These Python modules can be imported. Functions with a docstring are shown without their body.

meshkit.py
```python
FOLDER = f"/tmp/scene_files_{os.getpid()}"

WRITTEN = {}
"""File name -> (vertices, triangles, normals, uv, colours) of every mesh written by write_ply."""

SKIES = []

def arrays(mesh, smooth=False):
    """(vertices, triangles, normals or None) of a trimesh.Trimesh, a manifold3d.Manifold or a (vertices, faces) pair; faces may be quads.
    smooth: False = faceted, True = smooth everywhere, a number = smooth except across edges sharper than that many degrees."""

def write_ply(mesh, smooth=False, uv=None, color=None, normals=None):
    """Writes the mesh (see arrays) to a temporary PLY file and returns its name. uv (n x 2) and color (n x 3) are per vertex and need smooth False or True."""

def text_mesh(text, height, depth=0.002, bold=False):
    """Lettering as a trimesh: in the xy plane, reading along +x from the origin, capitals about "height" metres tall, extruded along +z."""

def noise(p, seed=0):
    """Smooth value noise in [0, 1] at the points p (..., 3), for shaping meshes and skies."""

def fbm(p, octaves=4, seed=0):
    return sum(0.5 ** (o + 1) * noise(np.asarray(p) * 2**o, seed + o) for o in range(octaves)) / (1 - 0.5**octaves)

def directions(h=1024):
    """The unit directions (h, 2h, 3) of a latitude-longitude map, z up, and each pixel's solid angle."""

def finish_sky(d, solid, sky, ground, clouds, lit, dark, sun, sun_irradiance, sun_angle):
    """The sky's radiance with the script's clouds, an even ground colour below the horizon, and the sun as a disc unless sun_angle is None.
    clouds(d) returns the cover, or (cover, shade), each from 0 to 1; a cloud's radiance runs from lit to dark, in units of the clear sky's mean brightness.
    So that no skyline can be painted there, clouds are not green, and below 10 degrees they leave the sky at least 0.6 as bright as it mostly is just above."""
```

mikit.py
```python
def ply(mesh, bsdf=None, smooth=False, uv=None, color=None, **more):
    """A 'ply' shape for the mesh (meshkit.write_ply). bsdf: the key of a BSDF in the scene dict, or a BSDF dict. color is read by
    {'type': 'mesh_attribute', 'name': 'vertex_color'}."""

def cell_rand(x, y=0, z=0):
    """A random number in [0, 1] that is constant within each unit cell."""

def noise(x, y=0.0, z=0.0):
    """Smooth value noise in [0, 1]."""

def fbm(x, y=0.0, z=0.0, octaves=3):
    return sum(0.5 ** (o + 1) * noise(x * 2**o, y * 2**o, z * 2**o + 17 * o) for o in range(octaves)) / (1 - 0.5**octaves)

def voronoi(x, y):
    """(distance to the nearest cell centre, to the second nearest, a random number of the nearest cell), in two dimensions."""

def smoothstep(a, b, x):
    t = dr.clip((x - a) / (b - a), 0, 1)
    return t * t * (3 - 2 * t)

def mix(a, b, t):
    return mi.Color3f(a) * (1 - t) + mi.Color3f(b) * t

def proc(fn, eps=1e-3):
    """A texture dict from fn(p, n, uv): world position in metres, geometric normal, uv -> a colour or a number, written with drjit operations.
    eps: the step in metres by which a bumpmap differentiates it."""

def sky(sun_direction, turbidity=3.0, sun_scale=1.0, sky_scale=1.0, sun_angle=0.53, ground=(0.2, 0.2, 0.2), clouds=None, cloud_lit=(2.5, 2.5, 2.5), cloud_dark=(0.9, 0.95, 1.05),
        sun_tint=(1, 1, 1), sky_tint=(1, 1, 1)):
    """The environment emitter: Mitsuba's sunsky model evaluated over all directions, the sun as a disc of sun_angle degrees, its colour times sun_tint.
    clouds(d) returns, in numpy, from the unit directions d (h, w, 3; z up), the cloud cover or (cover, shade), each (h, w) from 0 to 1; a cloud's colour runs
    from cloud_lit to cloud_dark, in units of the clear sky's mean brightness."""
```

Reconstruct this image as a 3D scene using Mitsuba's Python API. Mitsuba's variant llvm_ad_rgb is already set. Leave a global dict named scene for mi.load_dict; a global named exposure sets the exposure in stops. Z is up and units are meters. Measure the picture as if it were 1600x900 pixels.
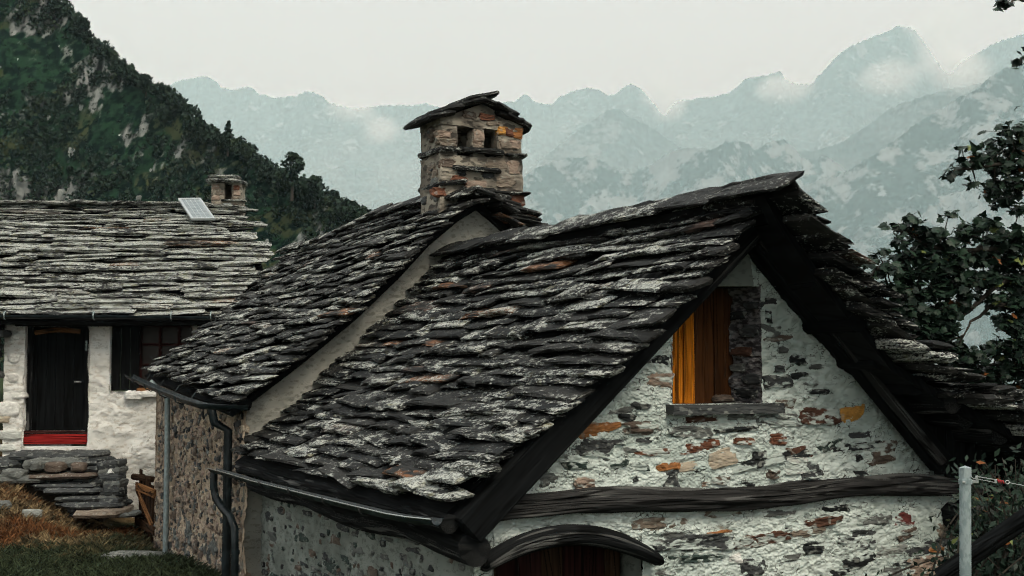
import math, random
import numpy as np, trimesh
from scipy.interpolate import PchipInterpolator
import drjit as dr
import mitsuba as mi
import mikit, meshkit
from mikit import proc, noise, fbm, smoothstep, mix, cell_rand
nfbm, nnoise = meshkit.fbm, meshkit.noise
T = mi.ScalarTransform4f
scene, labels = {}, {}

# ------------------------------------------------------------------ camera, sky, haze, exposure
PITCH = math.atan(121 / 2000)
scene['camera'] = {'type': 'perspective', 'fov': 2 * math.degrees(math.atan(0.4)), 'fov_axis': 'x', 'near_clip': 0.1, 'far_clip': 40000.0,
                   'to_world': T().look_at(origin=[0, 0, 0], target=[0, math.cos(PITCH), math.sin(PITCH)], up=[0, 0, 1]),
                   'medium': {'type': 'ref', 'id': 'haze_air'}}


def cover(d):   # an even overcast, brighter overhead than at the horizon, with faint cloud structure
    s = np.clip(d[..., 2], 0, 1)
    n = nfbm(d * np.array([5, 5, 11.0]) + 7, 4, 3)
    shade = 1 - .8 * np.clip(s, 0, 1) + 0.30 * (n - 0.5)
    return np.ones_like(s), np.clip(shade, 0, 1)


scene['sky'] = mikit.sky((0.34, -0.66, 0.82), turbidity=3, sun_scale=0.30, sun_angle=26, clouds=cover,
                         sun_tint=(.80, 1.0, 1.12), cloud_lit=(1.30, 1.40, 1.42), cloud_dark=(0.985, 0.985, 0.985), ground=(0.12, 0.13, 0.12))
exposure = 3.27
HAZE_DENSITY = (0.000056, 0.000073, 0.000078)
scene['haze_air'] = {'type': 'homogeneous', 'albedo': {'type': 'rgb', 'value': [0.945, 0.96, 0.96]}, 'sigma_t': {'type': 'rgb', 'value': list(HAZE_DENSITY)}}
HB = (-22500.0, 22500.0, -22500.0, 22500.0, -900.0, 5400.0)
scene['haze'] = {'type': 'cube', 'to_world': T().translate([(HB[0] + HB[1]) / 2, (HB[2] + HB[3]) / 2, (HB[4] + HB[5]) / 2]).scale([(HB[1] - HB[0]) / 2, (HB[3] - HB[2]) / 2, (HB[5] - HB[4]) / 2]),
                 'bsdf': {'type': 'null'}, 'interior': {'type': 'ref', 'id': 'haze_air'}}
labels['haze'] = {'label': 'pale blue evening haze filling the valley in front of the mountains', 'category': 'haze', 'kind': 'stuff'}

# ------------------------------------------------------------------ small helpers
rs = np.random.RandomState


def ray(u, v):
    dx, dy = (u - 800) / 2000, (450 - v) / 2000
    d = np.array([dx, math.cos(PITCH) - dy * math.sin(PITCH), math.sin(PITCH) + dy * math.cos(PITCH)])
    return d / d[1]


def at(u, v, Y):
    return ray(u, v) * Y


class Frame:
    """A building's own axes: t along its gable, s back along its ridge, z up."""
    def __init__(self, ox, oy, deg):
        a = math.radians(deg)
        self.o, self.g, self.d = np.array([ox, oy]), np.array([math.cos(a), math.sin(a)]), np.array([-math.sin(a), math.cos(a)])

    def w(self, p):
        p = np.asarray(p, float)
        xy = self.o + p[..., 0:1] * self.g + p[..., 1:2] * self.d
        return np.concatenate([xy, p[..., 2:3]], -1)

    def vec(self, p):
        p = np.asarray(p, float)
        return np.concatenate([p[..., 0:1] * self.g + p[..., 1:2] * self.d, p[..., 2:3]], -1)

    def on_s(self, u, v, s):      # the point of the plane s = const that lies on a line of sight
        r = ray(u, v)
        k = (self.o @ self.d + s) / (r[:2] @ self.d)
        p = r * k
        return np.array([(p[:2] - self.o) @ self.g, s, p[2]])

    def on_t(self, u, v, t):
        r = ray(u, v)
        k = (self.o @ self.g + t) / (r[:2] @ self.g)
        p = r * k
        return np.array([t, (p[:2] - self.o) @ self.d, p[2]])


count = {}


def key_for(base):
    n = count.get(base, 0)
    count[base] = n + 1
    return base if n == 0 else f'{base}_{n:03d}'


def put(base, v, f, bsdf, uv=None, smooth=False, numbered=True):
    k = key_for(base) if numbered else base
    v = np.asarray(v, float)
    if uv is not None:
        uv = np.asarray(uv, float)
        if uv.ndim == 1:
            uv = np.tile(uv, (len(v), 1))
    f = np.asarray(f, int)
    if f.shape[1] == 4:
        f = np.vstack([f[:, [0, 1, 2]], f[:, [0, 2, 3]]])
    scene[k] = mikit.ply(trimesh.Trimesh(v, f, process=False), bsdf, smooth=smooth, uv=uv)
    return k


def tag(k, label, category, group=None):
    labels[k] = {'label': label, 'category': category}
    if group:
        labels[k]['group'] = group
    return k


def structure(k):
    labels[k] = {'kind': 'structure'}


def joined(parts):
    """parts: list of (v, f) or (v, f, uv) -> one."""
    vs, fs, us, n = [], [], [], 0
    for p in parts:
        vs.append(np.asarray(p[0])); fs.append(np.asarray(p[1]) + n); n += len(p[0])
        if len(p) > 2:
            us.append(p[2])
    return np.vstack(vs), np.vstack(fs), (np.vstack(us) if us else None)


def cbox(c=0.01):
    """Chamfered box builder: returns fn(half sizes) -> v, f, in its own axes; x is the long axis."""
    sg = np.array([[i, j, k] for i in (-1, 1) for j in (-1, 1) for k in (-1, 1)], float)
    one = np.vstack([sg * (1 - 0.1 * np.eye(3)[a]) for a in range(3)])
    faces = trimesh.convex.convex_hull(np.vstack([sg * np.array([1, 1, 1]) - 0.1 * sg * np.eye(3)[a] for a in range(3)]), )
    return faces


def box_mesh(hx, hy, hz, c):
    c = min(c, hx * .45, hy * .45, hz * .45)
    sg = np.array([[i, j, k] for i in (-1, 1) for j in (-1, 1) for k in (-1, 1)], float)
    h = np.array([hx, hy, hz])
    p = np.vstack([sg * (h - c * (1 - np.eye(3)[a])) for a in range(3)])
    m = trimesh.Trimesh(p, process=False).convex_hull
    return np.array(m.vertices), np.array(m.faces)


def basis(x, z):
    x = np.asarray(x, float); x = x / np.linalg.norm(x)
    z = np.asarray(z, float); z = z - x * (z @ x); z /= np.linalg.norm(z)
    return np.array([x, np.cross(z, x), z])     # rows


def plank(p0, p1, up, width, thick, c=0.008, seed=0, rough=0.0):
    """A board from p0 to p1 (world), 'up' roughly its thickness direction. -> v, f, uv (u along)."""
    p0, p1 = np.asarray(p0, float), np.asarray(p1, float)
    L = np.linalg.norm(p1 - p0)
    v, f = box_mesh(L / 2, width / 2, thick / 2, c)
    r = rs(seed)
    uv = np.stack([v[:, 0] + r.rand() * 40, v[:, 1] + 1.7 * v[:, 2] + r.rand() * 40], 1)
    if rough:
        v = v + (r.rand(*v.shape) - .5) * rough
    return v @ basis(p1 - p0, up) + (p0 + p1) / 2, f, uv


def log(p0, p1, r0, r1=None, seed=0, sides=14, segs=14, wob=0.0, lump=0.06, squash=1.0, up=(0, 0, 1)):
    """A hewn round timber with caps."""
    p0, p1 = np.asarray(p0, float), np.asarray(p1, float)
    r1 = r0 if r1 is None else r1
    B = basis(p1 - p0, up)
    L = np.linalg.norm(p1 - p0)
    q = rs(seed)
    a = np.arange(sides) * 2 * np.pi / sides
    xs = np.linspace(0, L, segs)
    v, uv = [], []
    ph = q.rand(4) * 9
    for x in xs:
        R = r0 + (r1 - r0) * x / L
        cx, cy = wob * math.sin(x * 1.7 + ph[0]), wob * math.sin(x * 2.3 + ph[1])
        rad = R * (1 + lump * 2 * (nnoise(np.stack([np.cos(a) * 1.7 + ph[2], np.sin(a) * 1.7, 0 * a + x * 1.6], 1), seed) - .5))
        v.append(np.stack([0 * a + x, cx + rad * np.cos(a), cy + rad * np.sin(a) * squash], 1))
        uv.append(np.stack([0 * a + x + ph[3], a * R], 1))
    v, uv = np.vstack(v), np.vstack(uv)
    f = []
    for i in range(segs - 1):
        for j in range(sides):
            k = (j + 1) % sides
            f.append([i * sides + j, i * sides + k, (i + 1) * sides + k, (i + 1) * sides + j])
    f = np.array(f)
    f = np.vstack([f[:, [0, 2, 1]], f[:, [0, 3, 2]]])
    n = len(v)
    e0, e1 = v[:sides], v[-sides:]
    v = np.vstack([v, e0, e0.mean(0) - [r0 * .08, 0, 0], e1, e1.mean(0) + [r1 * .08, 0, 0]])
    uv = np.vstack([uv, e0[:, 1:] * .25, [[0, 0]], e1[:, 1:] * .25, [[0, 0]]])
    j = np.arange(sides); k = (j + 1) % sides
    f = np.vstack([f, np.stack([n + j, n + k, 0 * j + n + sides], 1), np.stack([n + sides + 1 + j, 0 * j + n + 2 * sides + 1, n + sides + 1 + k], 1)])
    return v @ B + p0, f[:, ::-1], uv


def tube(pts, r, sides=10, close=True):
    """A pipe through the points."""
    p = np.asarray(pts, float)
    t = np.gradient(p, axis=0); t /= np.linalg.norm(t, axis=1, keepdims=True)
    ref = np.array([0.31, 0.2, 0.93])
    v = []
    a = np.arange(sides) * 2 * np.pi / sides
    rr = np.broadcast_to(r, (len(p),))
    n0 = np.cross(t[0], ref); n0 /= np.linalg.norm(n0)
    for i in range(len(p)):
        n0 = n0 - t[i] * (n0 @ t[i]); n0 /= np.linalg.norm(n0)
        b = np.cross(t[i], n0)
        v.append(p[i] + rr[i] * (np.cos(a)[:, None] * n0 + np.sin(a)[:, None] * b))
    v = np.vstack(v)
    f = []
    for i in range(len(p) - 1):
        for j in range(sides):
            k = (j + 1) % sides
            f.append([i * sides + j, i * sides + k, (i + 1) * sides + k, (i + 1) * sides + j])
    f = np.array(f); f = np.vstack([f[:, [0, 1, 2]], f[:, [0, 2, 3]]])
    if close:
        n = len(v); j = np.arange(sides); k = (j + 1) % sides
        v = np.vstack([v, p[0], p[-1]])
        f = np.vstack([f, np.stack([k, j, 0 * j + n], 1), np.stack([n - sides + j, n - sides + k, 0 * j + n + 1], 1)])
    return v, f


ICO = [trimesh.creation.icosphere(subdivisions=i) for i in range(4)]


def stone_mesh(hw, hd, hh, seed, sub=1, rough=.28, power=0.62):
    """An irregular stone, half sizes hw x hd x hh."""
    m = ICO[sub]
    p = np.array(m.vertices)
    q = np.sign(p) * np.abs(p) ** power
    n = nnoise(p * 1.6 + seed * 3.1, seed) - .5
    n2 = nnoise(p * 3.7 + seed * 1.7, seed + 5) - .5
    q = q * (1 + rough * 1.6 * n + rough * .8 * n2)[:, None]
    return q * np.array([hw, hd, hh]), np.array(m.faces)


# ------------------------------------------------------------------ materials
def bsdf(name, color, rough=0.75, spec=0.3, bump=None, scale=1.0, eps=2e-3, metallic=0.0, flat=None):
    col = proc(color) if callable(color) else {'type': 'rgb', 'value': list(color)}
    b = {'type': 'principled', 'base_color': col, 'roughness': proc(rough) if callable(rough) else rough, 'specular': spec, 'metallic': metallic}
    if bump:
        b = {'type': 'bumpmap', 'tex': proc(bump, eps), 'scale': scale, 'bsdf': b}
    scene[name] = {'type': 'twosided', 'bsdf': b}


def palette(uv, PAL):
    i = dr.floor(uv.x * len(PAL))
    c = mi.Color3f(PAL[0])
    for k in range(1, len(PAL)):
        c = dr.select(i >= k, mi.Color3f(PAL[k]), c)
    return c


def slate_parts(uv):
    # hundreds of u: tone, of v: lichen; the rest: metres across the stone and through its layers
    ia, ib = dr.floor(uv.x / 10), dr.floor(uv.y / 10)
    return ia / 100, ib / 100, uv.x - ia * 10, uv.y - ib * 10


def slate_color(p, n, uv):
    a, b, x, w = slate_parts(uv)
    o = a * 71 + b * 37
    k = fbm(p.x * 6 + o, p.y * 6, p.z * 6, 3)
    st = fbm(x * 5 + o, w * 55, o, 3)
    f = fbm(p.x * 34, p.y * 34 + o, p.z * 60, 3)
    g = noise(p.x * 85, p.y * 85, p.z * 95)
    base = mix((.002, .0028, .0034), (.027, .026, .024), dr.clip(a * .55 + (st - .35) * 1.1, 0, 1)) * (.5 + 1.0 * k)
    rust = smoothstep(.42, .60, k * .5 + st * .5)
    base = dr.select(a > .955, mix(base, (.17, .070, .028), rust), base)
    base = dr.select((a > .915) & (a <= .955), mix(base, (.075, .047, .038), rust), base)
    v = f * .38 + k * .30 + st * .32
    th = .64 - .22 * b
    lich = smoothstep(th, th + .06, v)
    pale = mix((.10, .115, .112), (.41, .415, .385), smoothstep(.25, .75, g * .6 + st * .4)) * (.6 + .6 * b)
    c = mix(base, pale, lich * (.45 + .55 * smoothstep(.25, .6, g)))
    spot = smoothstep(.74, .82, noise(p.x * 52 + 9, p.y * 52, p.z * 58)) * smoothstep(.38, .56, k)
    c = mix(c, (.48, .50, .46), spot * (.15 + .6 * b))
    yel = smoothstep(.66, .72, fbm(p.x * 13 + 5, p.y * 13, p.z * 13, 2)) * smoothstep(.5, .9, b)
    return mix(c, (.25, .24, .15), yel * .4)


def slate_bump(p, n, uv):
    a, b, x, w = slate_parts(uv)
    o = a * 71 + b * 37
    return .65 * fbm(x * 5 + o, w * 55, o, 3) + .35 * fbm(p.x * 40, p.y * 40, p.z * 70, 2)


bsdf('slate_mat', slate_color, rough=.6, spec=.22, bump=slate_bump, scale=.045, eps=2.5e-3)


def slate_uv(v, a, b):
    """Local x across, y up the slope, z through the thickness -> the coded uv of slate_mat."""
    return np.stack([np.round(np.clip(a, 0, .99) * 100) * 10 + 5 + v[:, 0], np.round(np.clip(b, 0, .99) * 100) * 10 + 5 + v[:, 2] + .35 * v[:, 1]], 1)


def plaster(name, c0, c1, dirt, freq=1.0, bscale=.012, crack=(.05, .055, .05), crack_amount=.5):
    def col(p, n, uv):
        k = fbm(p.x * 2.2, p.y * 2.2, p.z * 2.2, 4)
        f = fbm(p.x * 17 * freq, p.y * 17 * freq, p.z * 26 * freq, 3)
        c = mix(c0, c1, smoothstep(.32, .66, k))
        c = mix(c, dirt, smoothstep(.56, .70, f) * .55)
        t = p.x * .6 - p.z * .8
        w = fbm(p.x * 5, p.y * 5, p.z * 5, 2) * 2.0
        r = dr.abs(noise(p.x * 22 + t * 9 + w, p.y * 22, p.z * 34 + w * 3) - .5)
        lines = (1 - smoothstep(.010, .045, r)) * smoothstep(.47, .58, noise(p.x * 6.5 + 3, p.y * 6.5, p.z * 8))
        return mix(c, crack, lines * crack_amount)

    def bmp(p, n, uv):
        t = p.x * .6 - p.z * .8
        return .6 * fbm(p.x * 13 * freq + t * 5, p.y * 13 * freq, p.z * 21 * freq, 4) + .25 * noise(p.x * 70, p.y * 70, p.z * 70)
    bsdf(name, col, rough=.9, spec=.15, bump=bmp, scale=bscale, eps=3e-3)


plaster('limewash_mat', (.44, .50, .47), (.63, .69, .655), (.30, .345, .32), bscale=.075, crack_amount=1.0)
plaster('grey_plaster_mat', (.15, .165, .15), (.24, .26, .24), (.08, .09, .08), bscale=.045)  # grey lowered for the side wall, eave shade included in its colour
plaster('rubble_mortar_mat', (.30, .23, .17), (.44, .35, .265), (.13, .11, .095), bscale=.045, freq=1.3)
plaster('gable_plaster_mat', (.27, .265, .235), (.36, .35, .315), (.13, .125, .105), bscale=.04, crack=(.10, .09, .08), crack_amount=.35)
plaster('whitewash_mat', (.66, .65, .62), (.82, .81, .785), (.46, .40, .33), bscale=.05, crack=(.24, .21, .17), crack_amount=.6)

STONES = [(.016, .018, .019), (.045, .048, .05), (.11, .115, .11), (.24, .25, .235), (.28, .115, .038), (.13, .052, .03), (.075, .036, .024), (.36, .30, .23),
          (.10, .075, .06), (.46, .22, .05), (.13, .035, .03), (.52, .53, .50), (.03, .045, .04), (.27, .20, .16), (.18, .145, .115), (.70, .69, .66)]


def stone_color(p, n, uv):
    c = palette(uv, STONES)
    k = fbm(p.x * 14 + uv.y * 50, p.y * 14, p.z * 24, 3)
    g = noise(p.x * 60, p.y * 60, p.z * 110)
    c = c * (.45 + 1.1 * k) * (.8 + .4 * g)
    return mix(c, (.35, .36, .33), smoothstep(.64, .70, fbm(p.x * 21, p.y * 21, p.z * 21 + uv.y * 9, 2)) * .35)


bsdf('stone_mat', stone_color, rough=.7, spec=.3, bump=lambda p, n, uv: fbm(p.x * 26, p.y * 26, p.z * 60, 3), scale=.02, eps=3e-3)


def washed_color(p, n, uv):
    c = stone_color(p, n, uv)
    w = .5 * fbm(p.x * 15 + uv.y * 9, p.y * 15, p.z * 26, 4) + .5 * fbm(p.x * 5 + p.z * 3, p.y * 5, p.z * 8, 3)
    lime = mix((.40, .45, .42), (.58, .64, .61), fbm(p.x * 9, p.y * 9, p.z * 9, 2))
    return mix(c, lime, smoothstep(.505, .575, w) * .85)


bsdf('limewashed_stone_mat', washed_color, rough=.8, spec=.2, bump=lambda p, n, uv: fbm(p.x * 24, p.y * 24, p.z * 50, 3), scale=.035, eps=3e-3)


def S(name):
    names = ['black', 'charcoal', 'grey', 'pale', 'orange', 'rust', 'brown', 'cream', 'umber', 'amber', 'maroon', 'light', 'green', 'tan', 'dun', 'white']
    return (names.index(name) + .5) / len(names)


WOODS = [(.009, .010, .011), (.030, .029, .029), (.60, .19, .012), (.065, .023, .006), (.05, .026, .014), (.0045, .0055, .0065), (.26, .014, .013), (.22, .10, .04), (.035, .010, .009)]  # the darkest wood has the shade under the eaves put into its colour


def wood_color(p, n, uv):
    # u along the grain in metres; the wood's kind is coded in the hundreds of v
    kind = dr.floor(uv.y / 100)
    v = uv.y - kind * 100
    c = mi.Color3f(WOODS[0])
    for k in range(1, len(WOODS)):
        c = dr.select(kind >= k, mi.Color3f(WOODS[k]), c)
    w = fbm(uv.x * .8, v * 3, 0, 2)
    g = fbm(uv.x * 1.6, v * 42 + w * 3, 3, 3)
    h = noise(uv.x * 3.5, v * 150 + w * 9, 1)
    soft = dr.select((kind >= 2) & (kind <= 3), mi.Float(.65), mi.Float(1))
    c = c * (1 + soft * ((.35 + 1.3 * g) * (.7 + .6 * h) - 1))
    streak = smoothstep(.62, .72, fbm(uv.x * 2.2 + 7, v * 26, 9, 3)) * dr.select(kind <= 1, mi.Float(1), mi.Float(0))
    c = mix(c, (.16, .16, .155), streak * .5)
    cr = dr.abs(noise(uv.x * .9 + 3, v * 24 + w * 5, 5) - .5)
    return c * (1 - .85 * soft * (1 - smoothstep(.03, .09, cr)))


def wood_bump(p, n, uv):
    v = uv.y - dr.floor(uv.y / 100) * 100
    w = fbm(uv.x * .8, v * 3, 0, 2)
    return .7 * fbm(uv.x * 1.6, v * 42 + w * 3, 3, 3) + .3 * noise(uv.x * 3.5, v * 150, 1)


bsdf('wood_mat', wood_color, rough=.8, spec=.16, bump=wood_bump, scale=.085, eps=3e-3)
WK = dict(black=0, grey=1, orange=2, amberbrown=3, brown=4, shade_black=5, red=6, fresh=7, oxblood=8)


def wood(base, m, kind, smooth=False):
    v, f, uv = m
    uv = np.array(uv); uv[:, 1] = np.mod(uv[:, 1], 60) + 20 + 100 * WK[kind]
    return put(base, v, f, 'wood_mat', uv, smooth)


bsdf('gutter_mat', lambda p, n, uv: mix((.003, .007, .009), (.012, .020, .024), smoothstep(.4, .65, fbm(p.x * 9, p.y * 9, p.z * 9, 3))), rough=.42, spec=.35)
bsdf('rim_mat', (.55, .58, .58), rough=.28, metallic=.9, spec=.5)
bsdf('galvanised_mat', lambda p, n, uv: mix((.23, .29, .30), (.34, .40, .41), smoothstep(.38, .62, fbm(p.x * 60, p.y * 60, p.z * 25, 3))), rough=.48, spec=.5, metallic=.35)
bsdf('steel_mat', (.62, .63, .62), rough=.25, metallic=.9, spec=.5)
bsdf('red_plastic_mat', (.42, .02, .03), rough=.4, spec=.4)
bsdf('black_iron_mat', (.02, .02, .02), rough=.5, spec=.4)
bsdf('panel_frame_mat', (.42, .45, .46), rough=.3, spec=.5, metallic=.4)
bsdf('panel_cell_mat', lambda p, n, uv: mix((.12, .15, .165), (.20, .235, .25), noise(p.x * 12, p.y * 12, p.z * 12)), rough=.2, spec=.7)
bsdf('pane_mat', lambda p, n, uv: mix((.012, .010, .010), (.04, .03, .026), fbm(p.x * 5, p.y * 5, p.z * 5, 3)), rough=.4, spec=.2)

# ------------------------------------------------------------------ ground, hillside, mountains
def ground_z(x, y):
    x, y = np.asarray(x, float), np.asarray(y, float)
    r = np.hypot(x, y - 10)
    sm = lambda a, b, t: (lambda q: q * q * (3 - 2 * q))(np.clip((t - a) / (b - a), 0, 1))
    z = -2.72 + .10 * (nfbm(np.stack([x * .7, y * .7, 0 * x], -1), 3, 4) - .5)
    bank = .40 * np.clip(-(x + 6.75), 0, 6) * sm(18.2, 21.5, y)
    z = z + bank - .35 * sm(-6.5, -5.2, x) * sm(17.5, 21, y)
    z = z + 1.05 * (1 - sm(2, 7, np.hypot(x * .8, y)))
    drop = sm(34, 700, r)
    z = z - 800 * drop * (1 - .75 * sm(-20, -160, x) * sm(900, 300, r))
    return z + np.where(r > 60, 10 * (nfbm(np.stack([x / 160, y / 160, 0 * x], -1), 4, 8) - .5) * sm(60, 300, r), 0)


def ground_color(p, n, uv):
    k = fbm(p.x * .9, p.y * .9, 0, 3)
    f = fbm(p.x * 7, p.y * 7, p.z * 7, 3)
    # trodden straw and burnt orange turf by the steps, green turf nearer the camera
    m = smoothstep(-1.6, 2.2, (p.y - 19.1) * 1.1 + (f - .5) * 5 + (k - .5) * 6) * smoothstep(-5.4, -6.6, p.x + (k - .5) * 3)
    green = mix((.012, .020, .012), (.035, .045, .022), f)
    straw = mix((.05, .032, .018), (.20, .145, .08), smoothstep(.35, .65, f))
    m = m * smoothstep(-1.5, -4.5, p.x) * smoothstep(27, 24, p.y)
    return mix(green, mix(straw, (.10, .042, .017), smoothstep(.46, .62, fbm(p.x * 1.7 + 9, p.y * 1.7, 0, 3))), m)


bsdf('ground_mat', ground_color, rough=.95, spec=.05)
bsdf('grass_mat', lambda p, n, uv: ground_color(p, n, uv) * (.45 + 1.3 * uv.x), rough=.8, spec=.15)

NR, NA = 150, 240
rr = np.concatenate([np.linspace(0, 26, 64), 26 * (22000 / 26) ** np.linspace(0, 1, NR - 63)[1:]])
aa = np.arange(NA) * 2 * np.pi / NA
X = rr[:, None] * np.cos(aa); Yg = 10 + rr[:, None] * np.sin(aa)
V = np.stack([X, Yg, ground_z(X, Yg)], -1).reshape(-1, 3)
i, j = np.meshgrid(np.arange(NR - 1), np.arange(NA), indexing='ij')
F = np.stack([i * NA + j, (i + 1) * NA + j, (i + 1) * NA + (j + 1) % NA, i * NA + (j + 1) % NA], -1).reshape(-1, 4)
put('ground', V, F, 'ground_mat', smooth=True); structure('ground')


def resample(pts, n):
    pts = np.asarray(pts, float)
    us = np.linspace(pts[0, 0], pts[-1, 0], n)
    return np.stack([us] + [PchipInterpolator(pts[:, 0], pts[:, k])(us) for k in range(1, pts.shape[1])], 1)


def rock_forest(name, rock_amount, scale, forest=(.020, .034, .030), rock=(.34, .34, .32)):
    def col(p, n, uv):
        q = p / scale
        k = fbm(q.x * .9, q.y * .9, q.z * .7, 4)
        st = fbm(q.x * 4.5, q.y * 4.5, q.z * 3.6, 3)
        f = fbm(q.x * 13, q.y * 13, q.z * 12, 2)
        m = smoothstep(.60 - rock_amount, .70 - rock_amount, k * .45 + st * .4 + f * .15)
        return mix(mi.Color3f(forest) * (.5 + f), mi.Color3f(rock) * (.45 + .9 * st), m)
    bsdf(name, col, rough=.95, spec=.03)


rock_forest('far_slope_mat', .06, 900.0, rock=(.085, .095, .095))
rock_forest('cliff_mat', .125, 420.0, rock=(.17, .185, .19))


MS = 3.2


def mountain(pts, Y, run, base, mat, seed, jag=3.0, cols=420, rows=130, spur=.16, back=.7):
    """A range: its crest follows the skyline at distance Y, a gullied face falls to the valley in front and a plain one behind."""
    Y = Y * MS
    c = resample(pts, cols)
    u = c[:, 0]
    n = nfbm(np.stack([u / 38, 0 * u, 0 * u + seed], 1), 5, seed) - .5
    n2 = np.abs(nfbm(np.stack([u / 9, 0 * u, 0 * u + seed], 1), 3, seed + 1) - .5)
    n3 = np.abs(nfbm(np.stack([u / 3.5, 0 * u, 0 * u + seed], 1), 2, seed + 2) - .5)
    v = c[:, 1] - jag * 3.0 * n - jag * 3.8 * (n2 - .12) - jag * 1.2 * (n3 - .12)
    Yc = Y * (1 + .10 * (nfbm(np.stack([u / 160, 0 * u, 0 * u + seed + 9], 1), 3, seed) - .5))
    crest = np.array([at(a, b, y) for a, b, y in zip(u, c[:, 1], Yc)])
    jagz = -(v - c[:, 1]) * Yc / 2000
    dirn = crest[:, :2] / np.linalg.norm(crest[:, :2], axis=1, keepdims=True)
    q = np.concatenate([-np.linspace(back, 0, 10), np.linspace(0, 1, rows) ** 1.25])
    V = []
    H = crest[:, 2] - base
    for qi, qq in enumerate(q):
        w = abs(qq)
        xy = crest[:, :2] - dirn * (qq * run * H)[:, None]
        z = crest[:, 2] - H * (w ** .88 if qq >= 0 else w) + jagz * math.exp(-w * 22)
        if qq != 0:
            P = np.concatenate([xy, z[:, None]], 1)
            S_ = Y * np.array([1.0, 1.0, 1.0])
            a1 = nfbm(P / (.034 * S_) + seed, 5, seed + 3) - .5
            a2 = 1 - 2 * np.abs(nfbm(P / (.022 * S_) + seed + 5, 5, seed + 7) - .5)
            win = min(1, w * 5) * (1.05 - .6 * w)
            xy = xy - dirn * (Y * spur * .16 * win * (1.5 * a1 + .9 * (a2 - .8)))[:, None]
            z = z + Y * spur * .05 * win * (a1 + .5 * (a2 - .8))
        V.append(np.concatenate([xy, z[:, None]], 1))
    V = np.vstack(V)
    nr = len(q)
    i, j = np.meshgrid(np.arange(nr - 1), np.arange(cols - 1), indexing='ij')
    keep = i.ravel() != 9        # front and back do not share the crest's points
    F = np.stack([i * cols + j, (i + 1) * cols + j, (i + 1) * cols + j + 1, i * cols + j + 1], -1).reshape(-1, 4)[keep]
    k = put('mountain', V, F, mat, smooth=True)
    structure(k)


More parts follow.
